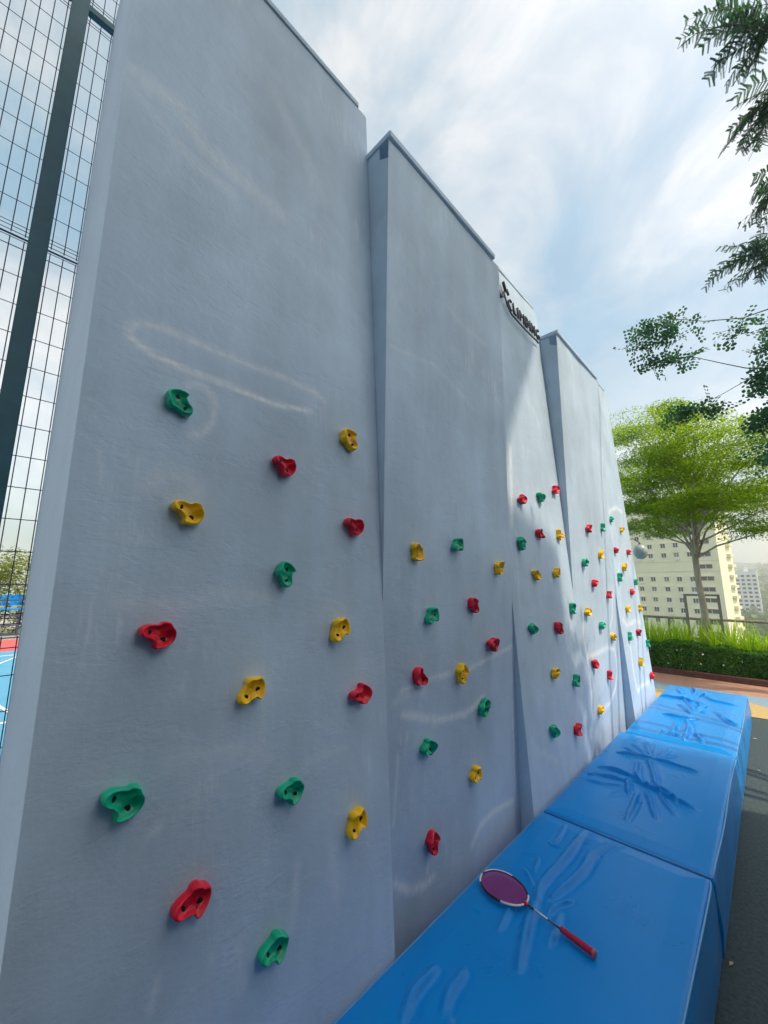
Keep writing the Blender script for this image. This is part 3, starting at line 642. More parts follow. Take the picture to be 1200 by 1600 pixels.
# ------------------------------------------------------------------ vegetation
def blob_leaves(name, cen, rad, n, ln, wd, m, seed, flat=.0, shell=.55):
    r = np.random.default_rng(seed); cen = np.asarray(cen, float); k = r.integers(0, len(cen), n)
    d = unit(r.normal(size=(n, 3))); rr = (shell + (1 - shell) * r.random(n)) ; p = cen[k] + d * np.asarray(rad, float)[k] * rr[:, None]
    nor = unit(d * (1 - flat) + np.array([0, 0, 1.]) * (flat + .35) + r.normal(0, .45, (n, 3)))
    return leaves(name, p, r.normal(size=(n, 3)) * [1, 1, .5], nor, ln * r.uniform(.7, 1.3, n), wd * r.uniform(.7, 1.3, n)), m
# shrubs beyond the court
br = np.random.default_rng(21)
for i, (y, h, hue) in enumerate([(-3.2, 2.6, 0), (-.6, 3.0, 0), (1.6, 3.4, 0), (4.2, 2.8, 0)]):
    t = empty('shrub', (fx2 - 2.2, y, 0)); tag(t, ['loose yellow green shrub beyond the court, hidden mostly by the post', 'yellow green shrub beyond the court seen through the mesh', 'tall yellow green shrub beyond the court against the wall edge', 'green shrub beyond the court behind the wall'][i], 'shrub', 'shrubs beyond the court')
    c = np.stack([br.uniform(-.8, .8, 14), br.uniform(-1.3, 1.3, 14), br.uniform(.4, h - .4, 14)], 1); rd = np.tile([.6, .7, .55], (14, 1))
    me, m = blob_leaves('crown', c, rd, 5000, .12, .06, M['leaf_bush'], 30 + i); link('crown', me, m, t)
    link('trunk', tubes('trunk', [([(0, 0, 0), (.05, .02, h * .4), (0, .1, h * .75)], [.05, .04, .02])] + [([(0, 0, h * .25), (.4, .5 * s, h * .6)], [.03, .012]) for s in (-1, 1)], 6), M['bark'], t)
pt = at_x(6, 952, -12.6); bb = empty('blue_bench', (pt[0] * S, pt[1] * S - .3, 0)); tag(bb, 'blue slatted bench beyond the far court fence', 'bench')
for j in range(3): link('slat', boxes('slat', [(-.2 + j * .14, -.08 + j * .14, -.9, .9, .95, 1.0)]), M['mat_blue'], bb)
link('backrest', boxes('backrest', [(-.28, -.22, -.9, .9, 1.1, 1.5)]), M['mat_blue'], bb)
for s in (-.75, .75): link('leg', boxes('leg', [(-.25, .2, s - .03, s + .03, 0, .949)]), M['wire'], bb)

# hedge along the planting bed
hx0, hx1, hy0, hy1, hh = -1.75 * S, 1.6 * S, 6.76 * S, 7.12 * S, .62
hr2 = np.random.default_rng(8); n = 26000
p = np.stack([hr2.uniform(hx0, hx1, n), hr2.uniform(hy0, hy1, n), hr2.uniform(.10, hh, n)], 1)
face = hr2.random(n); fr = face < .55; tp = (face >= .55) & (face < .9)
p[fr, 1] = hy0 + np.abs(hr2.normal(0, .05, fr.sum())); p[tp, 2] = hh - np.abs(hr2.normal(0, .05, tp.sum()))
lump = .06 * np.sin(p[:, 0] * 3.1) + .04 * np.sin(p[:, 0] * 7.3 + 1) + .03 * np.sin(p[:, 0] * 13)
p[:, 1] -= lump * .8; p[:, 2] += (lump * .7) * (p[:, 2] / hh)
nor = np.where(fr[:, None], [0, -1., .5], [0, 0, 1.]) + hr2.normal(0, .5, (n, 3))
hd = empty('hedge', ((hx0 + hx1) / 2, (hy0 + hy1) / 2, .05)); tag(hd, 'clipped dark green hedge along the footpath in front of the strappy plants', 'hedge')
o = link('foliage', leaves('foliage', p, hr2.normal(size=(n, 3)), nor, hr2.uniform(.035, .075, n), hr2.uniform(.02, .035, n)), M['leaf_hedge'], hd); o.matrix_parent_inverse = Matrix.Translation(-Vector(hd.location))
st = []
for x in np.arange(hx0, hx1, .22):
    for s in range(3): st.append(([(x, (hy0 + hy1) / 2, .05), (x + hr2.normal(0, .1), (hy0 + hy1) / 2 + hr2.normal(0, .1), .35), (x + hr2.normal(0, .15), (hy0 + hy1) / 2 + hr2.normal(0, .12), .55)], [.012, .009, .004]))
o = link('stems', tubes('stems', st, 5), M['twig'], hd); o.matrix_parent_inverse = Matrix.Translation(-Vector(hd.location))
# a few white blossoms on the hedge
fl = hr2.uniform(0, 1, (26, 3)); cen = np.stack([hx0 + fl[:, 0] * (hx1 - hx0), hy0 - .05 + 0 * fl[:, 1], .12 + fl[:, 2] * .42], 1)
o = link('blossoms', rounds('blossoms', cen, hr2.normal(size=(26, 3)), np.tile([0, -1., .6], (26, 1)) + hr2.normal(0, .2, (26, 3)), hr2.uniform(.012, .022, 26)), M['flower'], hd); o.matrix_parent_inverse = Matrix.Translation(-Vector(hd.location))
# strap-leaved plants
lrn = np.random.default_rng(12); li = 0
NTH = ['first', 'second', 'third', 'fourth', 'fifth', 'sixth', 'seventh', 'eighth', 'ninth', 'tenth', 'eleventh', 'twelfth', 'thirteenth', 'fourteenth']
for x in np.linspace(-1.62, .35, 13):
    y = 7.32 + .12 * (li % 2); t = empty('strap_leaf_plant', (x * S, y * S, .05))
    tag(t, f'lime green strap-leaved plant behind the hedge, {NTH[li]} from the climbing wall', 'plant', 'strap-leaved plants behind the hedge')
    vs, fs = [], []; nl = 85
    for _ in range(nl):
        a = lrn.uniform(0, 6.28); lean = lrn.uniform(.08, .75); ln = lrn.uniform(.75, 1.22); wd = lrn.uniform(.026, .044); dirn = np.array([math.cos(a), math.sin(a)]); sdn = np.array([-dirn[1], dirn[0]])
        b0 = len(vs); xx, zz_ = lrn.uniform(0, .06), 0.0; ang = lean * .45
        for i in range(7):
            f_ = i / 6; wv = wd * (1 - f_ ** 2.2) * .5 + .001; c_ = dirn * xx
            vs += [(c_[0] + sdn[0] * wv, c_[1] + sdn[1] * wv, zz_), (c_[0] - sdn[0] * wv, c_[1] - sdn[1] * wv, zz_)]
            xx += math.sin(ang) * ln / 6; zz_ += math.cos(ang) * ln / 6; ang += lean * (.22 + .3 * f_)
        fs += [(b0 + 2 * i, b0 + 2 * i + 1, b0 + 2 * i + 3, b0 + 2 * i + 2) for i in range(6)]
    link('foliage', npmesh('foliage', vs, fs), M['leaf_lily'], t); li += 1

# layered green tree behind the hedge
TY = 7.42 * S
def tp_(u, v): q_ = at_y(u, v, 7.42); return Vector((q_[0] * S, q_[1] * S, q_[2] * S + CAMZ))
base = tp_(1110, 1040); base.z = .05; fork = tp_(1086, 868)
tree = empty('green_tree', base); tag(tree, 'bright green layered tree with slim pale trunk behind the hedge', 'tree')
tn = np.random.default_rng(4); paths = []
mid = (base + fork) / 2 + Vector((.03, .03, 0))
paths.append(([base, base.lerp(mid, .5), mid, mid.lerp(fork, .5) + Vector((-.02, 0, 0)), fork], [.098, .080, .070, .066, .064]))
tips = []
TC = tp_(1090, 745)                                     # middle of the crown
for i in range(24):
    a = 2 * math.pi * i / 24 * 5 + tn.normal(0, .12); up_ = .5 + 2.9 * ((i * 7) % 24) / 24 + tn.uniform(0, .3); rr = tn.uniform(1.7, 2.5) * (1.12 - .13 * up_)
    m1 = fork + Vector((math.cos(a) * rr * .22, math.sin(a) * rr * .22, up_ * .45)); m2 = fork + Vector((math.cos(a) * rr * .6, math.sin(a) * rr * .6, up_ * .85)); e_ = fork + Vector((math.cos(a) * rr, math.sin(a) * rr, up_ * 1.08))
    st0 = fork + Vector((0, 0, -.06 if i % 3 == 0 else min(up_ * .30, 1.0))) + Vector((.03, 0, 0)); m1 = m1.lerp(st0, .25)
    paths.append(([st0, m1, m2, e_], [.030, .021, .012, .005])); tips += [m1.lerp(m2, .6), m2, m2.lerp(e_, .5), e_]
    for s in range(4):
        b_ = m1.lerp(e_, tn.uniform(.2, .9)); a2 = a + tn.normal(0, .9); l2 = tn.uniform(.4, 1.0); e2 = b_ + Vector((math.cos(a2) * l2, math.sin(a2) * l2, tn.uniform(.0, .35)))
        paths.append(([b_, b_.lerp(e2, .5) + Vector((0, 0, .05)), e2], [.014, .009, .004])); tips += [e2, b_.lerp(e2, .6)]
top = fork + Vector((.05, .05, 3.7)); paths.append(([fork, fork + Vector((.1, 0, 1.0)), fork + Vector((0, .1, 2.4)), top], [.06, .045, .025, .008]))
for i in range(34):
    z = tn.uniform(.8, 4.1); a = tn.uniform(0, 6.28); l2 = tn.uniform(.5, 2.1) * (1.15 - z / 5.0); b_ = fork + Vector((0, 0, z * .9)); e2 = b_ + Vector((math.cos(a) * l2, math.sin(a) * l2, .25))
    paths.append(([b_, b_.lerp(e2, .5) + Vector((0, 0, .08)), e2], [.018, .011, .004])); tips += [b_.lerp(e2, .5), b_.lerp(e2, .8), e2]
o = link('trunk', tubes('trunk', paths, 7), M['pale_bark'], tree, True); o.matrix_parent_inverse = Matrix.Translation(-base)
tips = np.array([tuple(t_) for t_ in tips]); nt_ = len(tips); per = 300
k = np.repeat(np.arange(nt_), per); n = len(k)
rr = np.sqrt(tn.random(n)) * tn.uniform(.30, .55, nt_)[k]; aa = tn.uniform(0, 6.28, n)
p = tips[k] + np.stack([np.cos(aa) * rr * 1.25, np.sin(aa) * rr * 1.25, tn.normal(.0, .035, n) - rr * .12], 1)
nor = np.array([0, 0, 1.]) + tn.normal(0, .38, (n, 3)); dr = np.stack([np.cos(aa), np.sin(aa), tn.normal(-.1, .25, n)], 1) + tn.normal(0, .5, (n, 3))
o = link('crown', leaves('crown', p, dr, nor, tn.uniform(.045, .078, n), tn.uniform(.020, .032, n)), M['leaf_tree'], tree); o.matrix_parent_inverse = Matrix.Translation(-base)

# feathery overhanging tree: crown off to the right, fronds reaching into the picture
def frond(p0, p1, npin, plen, rng, droop=.4, nl=24):
    """bipinnate frond arching from p0 to p1; returns leaf centres, directions, normals and stalk paths"""
    p0 = Vector(p0); p1 = Vector(p1); ln = (p1 - p0).length; arch = ln * rng.uniform(.06, .16); swing = Vector(rng.normal(0, ln * .05, 3))
    P_ = lambda f_: p0.lerp(p1, f_) + (Vector((0, 0, arch)) + swing) * (4 * f_ * (1 - f_))
    nrm = Vector((rng.normal(0, .5), rng.normal(0, .5), 1)).normalized(); cs, ds, ns = [], [], []
    st_ = [([P_(f_) for f_ in np.linspace(0, 1, 6)], list(np.linspace(.006, .002, 6)))]
    for i in range(npin):
        f_ = .14 + .86 * i / (npin - 1) + rng.normal(0, .008); ax_ = (P_(min(f_ + .02, 1.05)) - P_(f_ - .02)).normalized(); sd = ax_.cross(nrm).normalized(); nr = sd.cross(ax_)
        pl0 = plen * (.45 + 1.3 * f_ * (1.08 - f_)); b = P_(f_)
        for s in (-1, 1):
            if rng.random() < .07: continue
            pl = pl0 * rng.uniform(.8, 1.15); d_ = (sd * s + ax_ * rng.uniform(.35, .8) + nr * rng.normal(0, .12) + Vector((0, 0, -droop * rng.uniform(.5, 1.5)))).normalized()
            tw = (nr + Vector(rng.normal(0, .45, 3))).normalized(); sid = d_.cross(tw).normalized(); e_ = b + d_ * pl + Vector((0, 0, -pl * .12)); st_.append(([b, b.lerp(e_, .5) + Vector((0, 0, pl * .03)), e_], [.0022, .0016, .001]))
            n_l = int(nl * pl / plen)
            for j in range(n_l):
                g_ = (j + .5) / n_l; c_ = b.lerp(e_, g_) + Vector((0, 0, pl * .12 * g_ * (1 - g_)))
                for s2 in (-1, 1):
                    dl = (sid * s2 + d_ * .45).normalized(); cs.append(c_ + dl * .0085 * (1.1 - .5 * g_)); ds.append(dl); ns.append(tw)
    return cs, ds, ns, st_
def pd(u, v, y): q_ = at_y(u, v, y); return Vector((q_[0] * S, q_[1] * S, q_[2] * S + CAMZ))
fn = np.random.default_rng(17); CS, DS, NS, ST = [], [], [], []
ftb = Vector((2.75 * S, 3.9 * S, 0)); ftop = Vector((2.5 * S, 3.6 * S, 4.6 * S))
def add_fronds(base_px, dist, tips_px, sz=1.0):
    b = pd(*base_px, dist)
    for (u, v) in [(a_ + fn.normal(0, 6) * g_, b_ + fn.normal(0, 6) * g_) for a_, b_ in tips_px for g_ in (0, 1)]:
        e_ = pd(u, v, dist + fn.uniform(-.12, .12)); c_, d_, n_, s_ = frond(b + Vector(fn.normal(0, .09, 3)), e_, 15, .20 * sz, fn)
        CS.extend(c_); DS.extend(d_); NS.extend(n_); ST.extend(s_)
    return b
branches = []
b1 = add_fronds((1205, 45), 4.0, [(1068, 68), (1078, 45), (1090, 25), (1108, 122), (1118, 95), (1128, 8), (1150, 118), (1165, 112), (1180, 105), (1150, 30), (1100, 70)]); branches.append(b1)
b2 = add_fronds((1225, 140), 4.35, [(1132, 228), (1140, 205), (1150, 165), (1160, 228), (1175, 232), (1190, 225), (1160, 185), (1185, 190)]); branches.append(b2)
b3 = add_fronds((1240, 290), 5.2, [(1180, 275), (1178, 330), (1165, 352), (1195, 310), (1185, 355), (1190, 290)], .9); branches.append(b3)
b4 = add_fronds((1225, 390), 5.3, [(1103, 448), (1115, 425), (1128, 385), (1135, 452), (1160, 440), (1150, 400), (1185, 440), (1180, 370), (1140, 410)], .9); branches.append(b4)
ft = empty('feathery_tree', ftb); tag(ft, 'feathery leaved tree overhanging the top right corner of the picture', 'tree')
tpaths = [([ftb, ftb.lerp(ftop, .4) + Vector((.15, .1, 0)), ftop], [.16, .12, .06])]
for b in branches:
    s_ = ftb.lerp(ftop, .62); tpaths.append(([s_, s_.lerp(b, .5) + Vector((0, 0, .4)), b], [.05, .028, .008]))
# main crown (throws the shade on the lower wall and the mats)
cc = []
for i in range(46):
    a = fn.uniform(0, 6.28); r_ = math.sqrt(fn.random()) ; cc.append((2.05 + .95 * r_ * math.cos(a), 2.46 + 1.0 * r_ * math.sin(a), 2.95 + fn.normal(0, .22)))
cc = np.array(cc); 
for c_ in cc[::3]:
    e_ = W(*c_); s_ = ftb.lerp(ftop, fn.uniform(.5, .85)); tpaths.append(([s_, s_.lerp(e_, .5) + Vector((0, 0, .3)), e_], [.035, .02, .007]))
o = link('trunk', tubes('trunk', tpaths, 7), M['bark'], ft, True); o.matrix_parent_inverse = Matrix.Translation(-ftb)
o = link('stalks', tubes('stalks', ST, 4), M['twig'], ft); o['kind'] = 'stuff'; o.matrix_parent_inverse = Matrix.Translation(-ftb)
n = len(CS); o = link('fronds', leaves('fronds', np.array([tuple(c_) for c_ in CS]), np.array([tuple(c_) for c_ in DS]), np.array([tuple(c_) for c_ in NS]) + fn.normal(0, .15, (n, 3)), .021, .0090), M['leaf_dark'], ft); o.matrix_parent_inverse = Matrix.Translation(-ftb)
ccm = np.array([tuple(W(*c_)) for c_ in cc]); me, m = blob_leaves('crown', ccm, np.tile([.55, .55, .28], (len(cc), 1)), 24000, .075, .038, M['leaf_dark'], 77, .6, .1)
o = link('crown', me, m, ft); o.matrix_parent_inverse = Matrix.Translation(-ftb)

# round-leaved tree at the right edge
rn_ = np.random.default_rng(23); RY = 6.0
rtb = Vector((1.55 * S, 6.9 * S, .05)); rtt = Vector((1.5 * S, 6.6 * S, 4.2 * S)); rtree = empty('round_leaf_tree', rtb); tag(rtree, 'round leaved tree reaching thin branches in from the right edge', 'tree')
rp_ = [([rtb, rtb.lerp(rtt, .5) + Vector((.1, -.1, 0)), rtt], [.12, .09, .04])]
rc, rd_, rnn, rr_ = [], [], [], []
def twig_leaves(path, n_, spread, lsz=.066):
    for i in range(int(n_ * 2.0)):
        f_ = rn_.random() ** .8 * (len(path) - 1); j = min(int(f_), len(path) - 2); c_ = path[j].lerp(path[j + 1], f_ - j) + Vector(rn_.normal(0, spread, 3) * [1, 1, .7])
        # leaflets come in short pinnate rows
        dd_ = Vector(rn_.normal(0, 1, 3) * [1, .7, .6]).normalized(); sd_ = Vector(rn_.normal(0, 1, 3)).normalized().cross(dd_).normalized()
        for g_ in range(4):
            for s in (-1, 1):
                rc.append(tuple(c_ + dd_ * g_ * lsz * 1.15 + sd_ * s * lsz * .62)); rd_.append(tuple(sd_ * s + dd_ * .3)); nn = dd_.cross(sd_) + Vector(rn_.normal(0, .35, 3)); rnn.append(tuple(nn)); rr_.append(lsz * .5 * rn_.uniform(.75, 1.15))
def pr(u, v, dy=0): return pd(u, v, RY + dy)
def rbranch(px, n_, spread, thick=.012):
    pts = [pr(u, v, d_) for u, v, d_ in px]; rp_.append((pts, list(np.linspace(thick, .003, len(pts))))); return pts
root_b = rtb.lerp(rtt, .55)
A = rbranch([(1215, 478, .05), (1160, 497, 0), (1100, 502, -.05), (1050, 498, 0), (1010, 510, .1)], 0, 0); twig_leaves(A[2:] + [pr(988, 535)], 26, .10)
Bq = rbranch([(1212, 577, 0), (1165, 575, .05), (1130, 568, 0), (1085, 558, -.05), (1040, 560, 0), (1000, 575, .05)], 0, 0); twig_leaves(Bq[3:] , 30, .10)
twig_leaves([pr(1075, 520), pr(1030, 520), pr(995, 550)], 34, .12); twig_leaves([pr(1120, 540), pr(1150, 520), pr(1165, 505)], 11, .07)
Cq = rbranch([(1200, 578, 0), (1165, 595, 0), (1130, 615, .05), (1100, 630, 0), (1070, 645, 0)], 0, 0, .008); twig_leaves(Cq[3:] + [pr(1060, 650)], 22, .10); twig_leaves([pr(1090, 640), pr(1130, 640)], 14, .07)
twig_leaves([pr(1200, 500), pr(1196, 550), pr(1215, 520)], 24, .10); twig_leaves([pr(1205, 575), pr(1180, 595), pr(1215, 610)], 30, .10); twig_leaves([pr(1195, 650), pr(1175, 665), pr(1215, 640)], 24, .09); twig_leaves([pr(1210, 690), pr(1205, 720), pr(1225, 745)], 16, .1)
twig_leaves([pr(1210, 590), pr(1230, 560), pr(1260, 600), pr(1260, 660)], 60, .2)
for c_ in ((1.55, 6.7, 3.9), (1.9, 6.5, 3.3), (1.45, 6.9, 3.3), (2.2, 6.9, 3.8), (1.8, 7.2, 3.0), (1.7, 6.5, 4.5)):
    q_ = W(*c_); twig_leaves([q_ - Vector((.4, .2, 0)), q_ + Vector((.4, .2, .1))], 45, .30); rp_.append(([rtb.lerp(rtt, .6), rtb.lerp(rtt, .6).lerp(q_, .5) + Vector((0, 0, .2)), q_], [.035, .022, .008]))
for e_ in (A[0], Bq[0], pr(1215, 650), pr(1225, 720)): rp_.append(([root_b, root_b.lerp(e_, .5) + Vector((0, 0, .25)), e_], [.04, .025, .012]))
o = link('trunk', tubes('trunk', rp_, 6), M['twig'], rtree, True); o.matrix_parent_inverse = Matrix.Translation(-rtb)
o = link('crown', rounds('crown', np.array(rc), np.array(rd_), np.array(rnn), np.array(rr_)), M['leaf_round'], rtree); o.matrix_parent_inverse = Matrix.Translation(-rtb)

# ------------------------------------------------------------------ railing, gate frame, lamp
RYm = 7.78 * S
rl = empty('railing', (0, RYm, 0)); tag(rl, 'grey metal handrail along the terrace edge behind the plants', 'railing')
zt = -.073 / .99 * 7.78 * S + CAMZ
def rlp(name, me): o = link(name, me, M['frame_steel'], rl); o.matrix_parent_inverse = Matrix.Translation((0, -RYm, 0)); return o
rlp('handrail', tubes('handrail', [([(-6, RYm, zt), (8, RYm, zt)], .032)], 8))
rlp('bottom_rail', tubes('bottom_rail', [([(-6, RYm, .18), (8, RYm, .18)], .02)], 6))
for x in np.arange(-6, 8.1, 2.0): rlp('post', boxes('post', [(x - .025, x + .025, RYm - .025, RYm + .025, .05, zt - .03)]))
gl = mat('railing_glass', (.9, .95, .95), .05, .5); b_ = gl.node_tree.nodes['Principled BSDF']; b_.inputs['Transmission Weight'].default_value = 1; b_.inputs['IOR'].default_value = 1.02
g0, g1 = at_y(1070, 931, 7.55) * S, at_y(1122, 931, 7.55) * S; gy = 7.55 * S; gz = g0[2] + CAMZ
gf = empty('metal_frame', ((g0[0] + g1[0]) / 2, gy, .05)); tag(gf, 'upright rectangular metal frame standing around the tree trunk', 'frame')
def gfp(name, bx): o = link(name, boxes(name, [bx], .004), M['frame_steel'], gf); o.matrix_parent_inverse = Matrix.Translation(-Vector(gf.location))
for x in (g0[0], g1[0]): gfp('upright', (x - .028, x + .028, gy - .028, gy + .028, .05, gz))
gfp('top_bar', (g0[0] - .028, g1[0] + .028, gy - .028, gy + .028, gz + .001, gz + .05)); gfp('bottom_bar', (g0[0] + .029, g1[0] - .029, gy - .02, gy + .02, .62, .665))
# globe lamp on the far end of the wall
lp = at_y(1001, 862, 4.75); LP = W(*lp); lm = empty('globe_lamp', W(-1.15, 4.44, lp[2])); tag(lm, 'round frosted globe lamp on a bracket at the far edge of the wall', 'lamp')
def lmp(name, me, m, sm=True): o = link(name, me, m, lm, sm); o.matrix_parent_inverse = Matrix.Translation(-Vector(lm.location)); return o
bm = bmesh.new(); bmesh.ops.create_uvsphere(bm, u_segments=24, v_segments=14, radius=.118, matrix=Matrix.Translation(LP) @ Matrix.Diagonal((.92, .92, 1.08, 1))); me = bpy.data.meshes.new('globe'); bm.to_mesh(me); bm.free(); lmp('globe', me, M['lamp'])
wx = Vector((ODD(lp[2] + .1) * S - .05, 4.43 * S + .002, LP.z + .17)); lmp('bracket', tubes('bracket', [([wx, (wx + LP) / 2 + Vector((0, 0, .12)), LP + Vector((0, 0, .15)), LP + Vector((0, 0, .12))], .008)], 6), M['wire'])
lmp('collar', tubes('collar', [([LP + Vector((0, 0, .115)), LP + Vector((0, 0, .14))], [.034, .022])], 10), M['wire'])

# ------------------------------------------------------------------ far buildings
def far_block(name, label, center, wx_, dy_, z0_, z1_, yaw, wallm):
    t = empty(name, center, yaw); tag(t, label, 'building')
    link('wall', boxes('wall', [(-wx_ / 2, wx_ / 2, 0, dy_, z0_, z1_)]), wallm, t)
    link('parapet', boxes('parapet', [(-wx_ / 2 - .2, wx_ / 2 + .2, -.2, dy_ + .2, z1_, z1_ + 1.0)]), wallm, t)
    return t
DB = 172.0
def bx_of(u, v): q_ = at_y(u, v, DB / S) * S; return q_[0], q_[2] + CAMZ
xr, _ = bx_of(1128, 905); xl, _ = bx_of(880, 905); yawb = math.radians(-14)
tb = far_block('apartment_tower', 'cream apartment tower with rows of small dark windows behind the tree', (xr, DB, 0), 1, 1, 0, 1, yawb, M['cream'])
for ch in list(tb.children): bpy.data.objects.remove(ch)
Wd, Dp, zB, zT = 64.0, 12.0, -33.9, 30.0
link('wall', boxes('wall', [(-Wd, 0, 0, Dp, zB, zT)]), M['cream'], tb); link('parapet', boxes('parapet', [(-Wd - .2, .2, -.2, Dp + .2, zT, zT + 1.2)]), M['cream_line'], tb)
def loc(u, v):
    """pixel -> (x, z) on the tower's front face, in the tower's own frame"""
    d_ = ray(u, v); c_, s_ = math.cos(yawb), math.sin(yawb); nx_, ny_ = s_, -c_            # face normal
    t_ = (nx_ * xr + ny_ * DB) / (nx_ * d_[0] + ny_ * d_[1]); p_ = d_ * t_
    return (p_[0] - xr) * c_ + (p_[1] - DB) * s_, p_[2] + CAMZ
def win_mesh(w_, h_, hood=True):
    return boxes('window', [(-w_ / 2, w_ / 2, -.06, .3, -h_ / 2, h_ / 2)]), boxes('sill', [(-w_ / 2 - .25, w_ / 2 + .25, -.55, 0, h_ / 2 + .05, h_ / 2 + .22)]), boxes('frame', [(-w_ / 2 - .1, -w_ / 2, -.14, .1, -h_ / 2, h_ / 2), (w_ / 2, w_ / 2 + .1, -.14, .1, -h_ / 2, h_ / 2), (-.05, .05, -.14, .1, -h_ / 2, h_ / 2), (-w_ / 2 - .1, w_ / 2 + .1, -.14, .1, -h_ / 2 - .12, -h_ / 2)])
wa, wb_, wc = win_mesh(1.45, 1.45); wwa, wwb, wwc = win_mesh(3.6, 1.35)
wa2 = wa.copy(); wa.materials.append(M['glass_dark']); wa2.materials.append(M['glass_mid']); wwa.materials.append(M['glass_dark'])
for m_ in (wb_, wwb): m_.materials.append(M['cream_line'])
for m_ in (wc, wwc): m_.materials.append(M['white_wall'])
ac_me = boxes('air_conditioner', [(-.45, .45, -.75, -.02, -.35, .35)]); ac_me.materials.append(M['white_wall'])
wr_ = random.Random(9)
def put_window(x, z, a, b, c):
    o_ = link('window', a, None, tb); o_.location = (x, 0, z); s_ = link('sunshade', b, None, o_); f_ = link('frame', c, None, o_)
    return o_
xs_, zs_ = [], []
cols = [loc(u, 905)[0] for u in (1002, 1021, 1042, 1062, 1083)]; sp = (cols[0] - cols[-1]) / 4; cols = [cols[0] + sp * i for i in (3, 2, 1)] + cols
rows = [loc(1040, v)[1] for v in (905, 920.5, 937, 952.5, 969, 985)]; dz_ = (rows[-1] - rows[0]) / 5
rows += [rows[-1] + dz_ * i for i in (1, 2, 3)]; rows += [loc(1040, v)[1] for v in (868, 853, 838.5, 824)]; rz_ = rows[-1]; rows += [rz_ - dz_ * i for i in (1, 2)]
for z in rows:
    for x in cols:
        if x < -Wd + 2 or z > zT - 1.5 or z < zB + 2: continue
        put_window(x, z, wa2 if wr_.random() < .3 else wa, wb_, wc)
        if wr_.random() < .22: o_ = link('air_conditioner', ac_me, None, tb); o_.location = (x + .3, 0, z - 1.35)
xw = loc(1108, 920)[0]
for v in (846, 866, 885, 904, 921, 938, 955, 972, 990, 1007): put_window(xw, loc(1108, v)[1], wwa, wwb, wwc)
for v in (878, 893): z = loc(1040, v)[1]; link('ledge', boxes('ledge', [(-Wd, 0, -.12, 0, z - .12, z + .12)]), M['cream_line'], tb)
for v in np.arange(850, 1010, 16.6):
    z = loc(1120, v)[1]; link('balcony', boxes('balcony', [(.002, 1.1, Dp - 5, Dp - 1.5, z - .5, z + .5)]), M['cream_line'], tb)

DB2 = 430.0
t2 = empty('white_tower', (at_y(1147, 905, DB2 / S)[0] * S, DB2, 0)); tag(t2, 'distant white tower with small square windows right of the cream tower', 'building')
x1_ = (at_y(1186, 905, DB2 / S) - at_y(1149, 905, DB2 / S))[0] * S; zt2 = at_y(1160, 893, DB2 / S)[2] * S + CAMZ
link('wall', boxes('wall', [(0, x1_, 0, 16, -33.9, zt2)]), M['white_wall'], t2); link('roof', boxes('roof', [(x1_ * .45, x1_ * .62, 3, 8, zt2 + .001, zt2 + 4)]), M['white_wall'], t2)
w2 = boxes('window', [(-1.0, 1.0, -.1, .3, -.8, .8)]); w2.materials.append(M['glass_dark'])
for i in range(4):
    for j in range(16):
        z = zt2 - 3.6 - j * 3.25
        if z > -32: o_ = link('window', w2, None, t2); o_.location = (x1_ * (.14 + .24 * i), 0, z)
fr_ = random.Random(31)
for i, (u, v, dd, ww, lb) in enumerate([(1191, 920, 900, 26, 'hazy far apartment slab at the right edge above the woods'), (1178, 929, 1100, 30, 'hazy far pale tower beside the white tower'), (1196, 955, 520, 22, 'hazy low pale building among the far trees at the right edge'), (1187, 962, 480, 16, 'small pale far house below the hazy towers')]):
    q_ = at_y(u, v, dd / S) * S; t3 = empty('far_building', (q_[0], dd, 0)); tag(t3, lb, 'building', 'far buildings')
    zt3 = q_[2] + CAMZ; link('wall', boxes('wall', [(-ww / 2, ww / 2, 0, 14, -33.9, zt3)]), M['white_wall'], t3)
    w3 = boxes('window', [(-1.2, 1.2, -.15, .3, -.8, .8)]); w3.materials.append(M['glass_mid'])
    for a in range(4):
        for b in range(5):
            if zt3 - 3 - b * 3.4 > -32: o_ = link('window', w3, None, t3); o_.location = (ww * (-.36 + .24 * a), 0, zt3 - 3 - b * 3.4)
# wooded land below and beyond
vr = np.random.default_rng(41); n = 5200
yy = 60 + vr.random(n) ** 1.4 * 1500; xx = vr.uniform(-.42, .35, n) * yy + vr.uniform(-20, 20, n)
hz = -34 + np.clip((yy - 500) / 1000, 0, 1) * 55 * (1 + .5 * np.sin(xx * .006))
sz = vr.uniform(3.5, 7, n) * (1 + yy / 700)
cen = np.stack([xx, yy, hz + sz * .8], 1)
keep = ~((np.abs(yy - DB - 8) < 26) & (xx < 8) & (xx > -90)); cen = cen[keep]; sz = sz[keep]; n = len(cen); per = 26
k = np.repeat(np.arange(n), per); d_ = unit(vr.normal(size=(n * per, 3))); p = cen[k] + d_ * sz[k][:, None] * vr.uniform(.5, 1, n * per)[:, None] * [1, 1, .8]
tag(link('far_woods', leaves('far_woods', p, vr.normal(size=(n * per, 3)), d_ + [0, 0, .5], sz[k] * .55, sz[k] * .45), leafmat('wood_leaf', (.05, .11, .03), (.12, .22, .05), .3)), 'far off woods covering the low land beyond the terrace', 'woods', kind='stuff')
hv, hf = [], []; xs2 = np.linspace(-1800, 1800, 61)
for j, (y, hgt) in enumerate([(1150, -34), (1350, 4), (1600, 44), (1850, 48)]):
    for x in xs2: hv.append((x, y, hgt + (0 if j == 0 else 14 * math.sin(x * .004 + j) + 7 * math.sin(x * .013 + 2 * j))))
for j in range(3):
    for i in range(60): a = j * 61 + i; hf.append((a, a + 1, a + 62, a + 61))
tag(link('hills', pym('hills', hv, hf), M['far_green'], None, True), kind='structure')

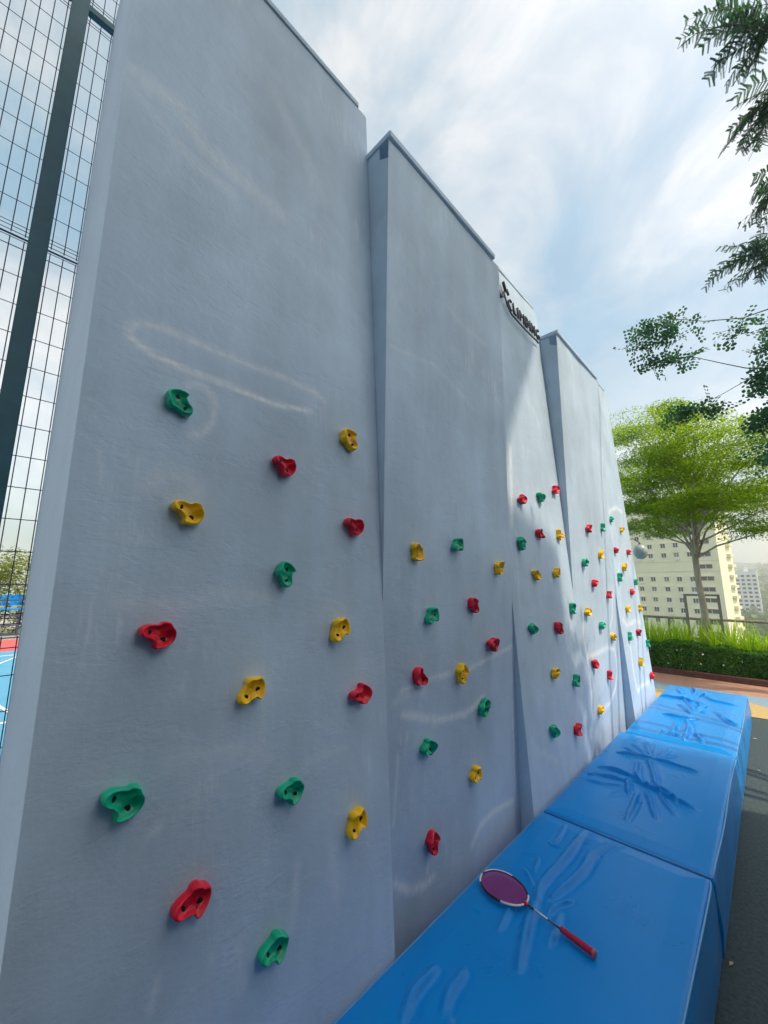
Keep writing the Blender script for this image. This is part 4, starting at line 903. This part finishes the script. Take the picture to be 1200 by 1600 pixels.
# ------------------------------------------------------------------ unseen block added behind the camera, its roof shading the near wall
ZR = 9.0
sb = empty('unseen_shade_block', W(4.5, -4, -1.23)); tag(sb, 'five storey rendered block with overhanging flat roof, added unseen behind the viewer for its shade', 'building')
def sbp(name, me, m, parent=None):
    o = link(name, me, m, parent or sb); o.matrix_parent_inverse = Matrix.Translation(-Vector(sb.location)) if parent is None else Matrix.Identity(4); return o
def roofpt(y, z):
    t = (ZR - z) / SD.z; return (-.95 + t * SD.x, y + t * SD.y)
rpts = [roofpt(y, z) for y, z in [(2.54, 1.63), (1.99, .81), (1.86, .5), (1.87, .28), (2.3, .13), (2.48, .03), (2.44, -1.25), (2.72, -1.5), (2.92, -1.9), (2.9, -3.4), (-4.0, -3.4), (-4.0, 5.0), (.8, 4.2), (1.5, 2.02), (2.1, 1.78)]]  # roof outline projected back from the wanted shade edges along the sun
nn_ = len(rpts); vs = [W(x, y, ZR + h_) for h_ in (0, .12) for x, y in rpts]
sbp('roof', pym('roof', vs, [tuple(range(nn_))[::-1], tuple(range(nn_, 2 * nn_))] + [(i, (i + 1) % nn_, nn_ + (i + 1) % nn_, nn_ + i) for i in range(nn_)]), M['block_dark'])
bx0, bx1, by0, by1, bz1 = 3.0 * S, 9.0 * S, -12 * S, -.4 * S, ZR * S + CAMZ - .002
sbp('wall', boxes('wall', [(bx0, bx1, by0, by1, 0, bz1)]), M['block_dark'])
wm = boxes('window', [(-.04, .2, -.8, .8, -.65, .65)]); wm.materials.append(M['glass_dark']); fm = boxes('sill', [(-.16, 0, -.9, .9, -.75, -.66)]); fm.materials.append(M['white_wall'])
for fl_ in range(5):
    sbp('floor_band', boxes('floor_band', [(bx0 - .12, bx0 - .001, by0, by1, 3.2 * fl_ + 3.0, 3.2 * fl_ + 3.25)]), M['white_wall'])
    for j in range(7):
        o = link('window', wm, None, sb); o.location = Vector((bx0, by1 - 1.6 - 2.8 * j, 3.2 * fl_ + 1.7)) - Vector(sb.location); link('sill', fm, None, o)

# unseen wall added behind the viewer to darken the lower climbing wall
gw = empty('unseen_shade_wall', (1.95, -2.0, 0)); tag(gw, 'dark slate wall with stone coping, added unseen behind the viewer to block light', 'wall')
link('wall', boxes('wall', [(0, .25, -6, 7.0, 0, 3.5)]), M['slate'], gw); link('coping', boxes('coping', [(-.05, .3, -6.05, 7.05, 3.501, 3.56)], .01), M['concrete'], gw)

# thin tropical haze in the air
hzm = bpy.data.materials.new('haze'); hzm.use_nodes = True; t = hzm.node_tree; t.nodes.clear()
pv_ = N(t, 'ShaderNodeVolumePrincipled'); pv_.inputs['Color'].default_value = (1, 1, 1, 1); pv_.inputs['Density'].default_value = .0007; pv_.inputs['Anisotropy'].default_value = .2
L(t, pv_.outputs[0], N(t, 'ShaderNodeOutputMaterial').inputs['Volume'])
tag(link('haze', boxes('haze', [(-1950, 1950, -1950, 1950, -36, 110)]), hzm), 'thin bright haze in the air', 'haze', kind='stuff')
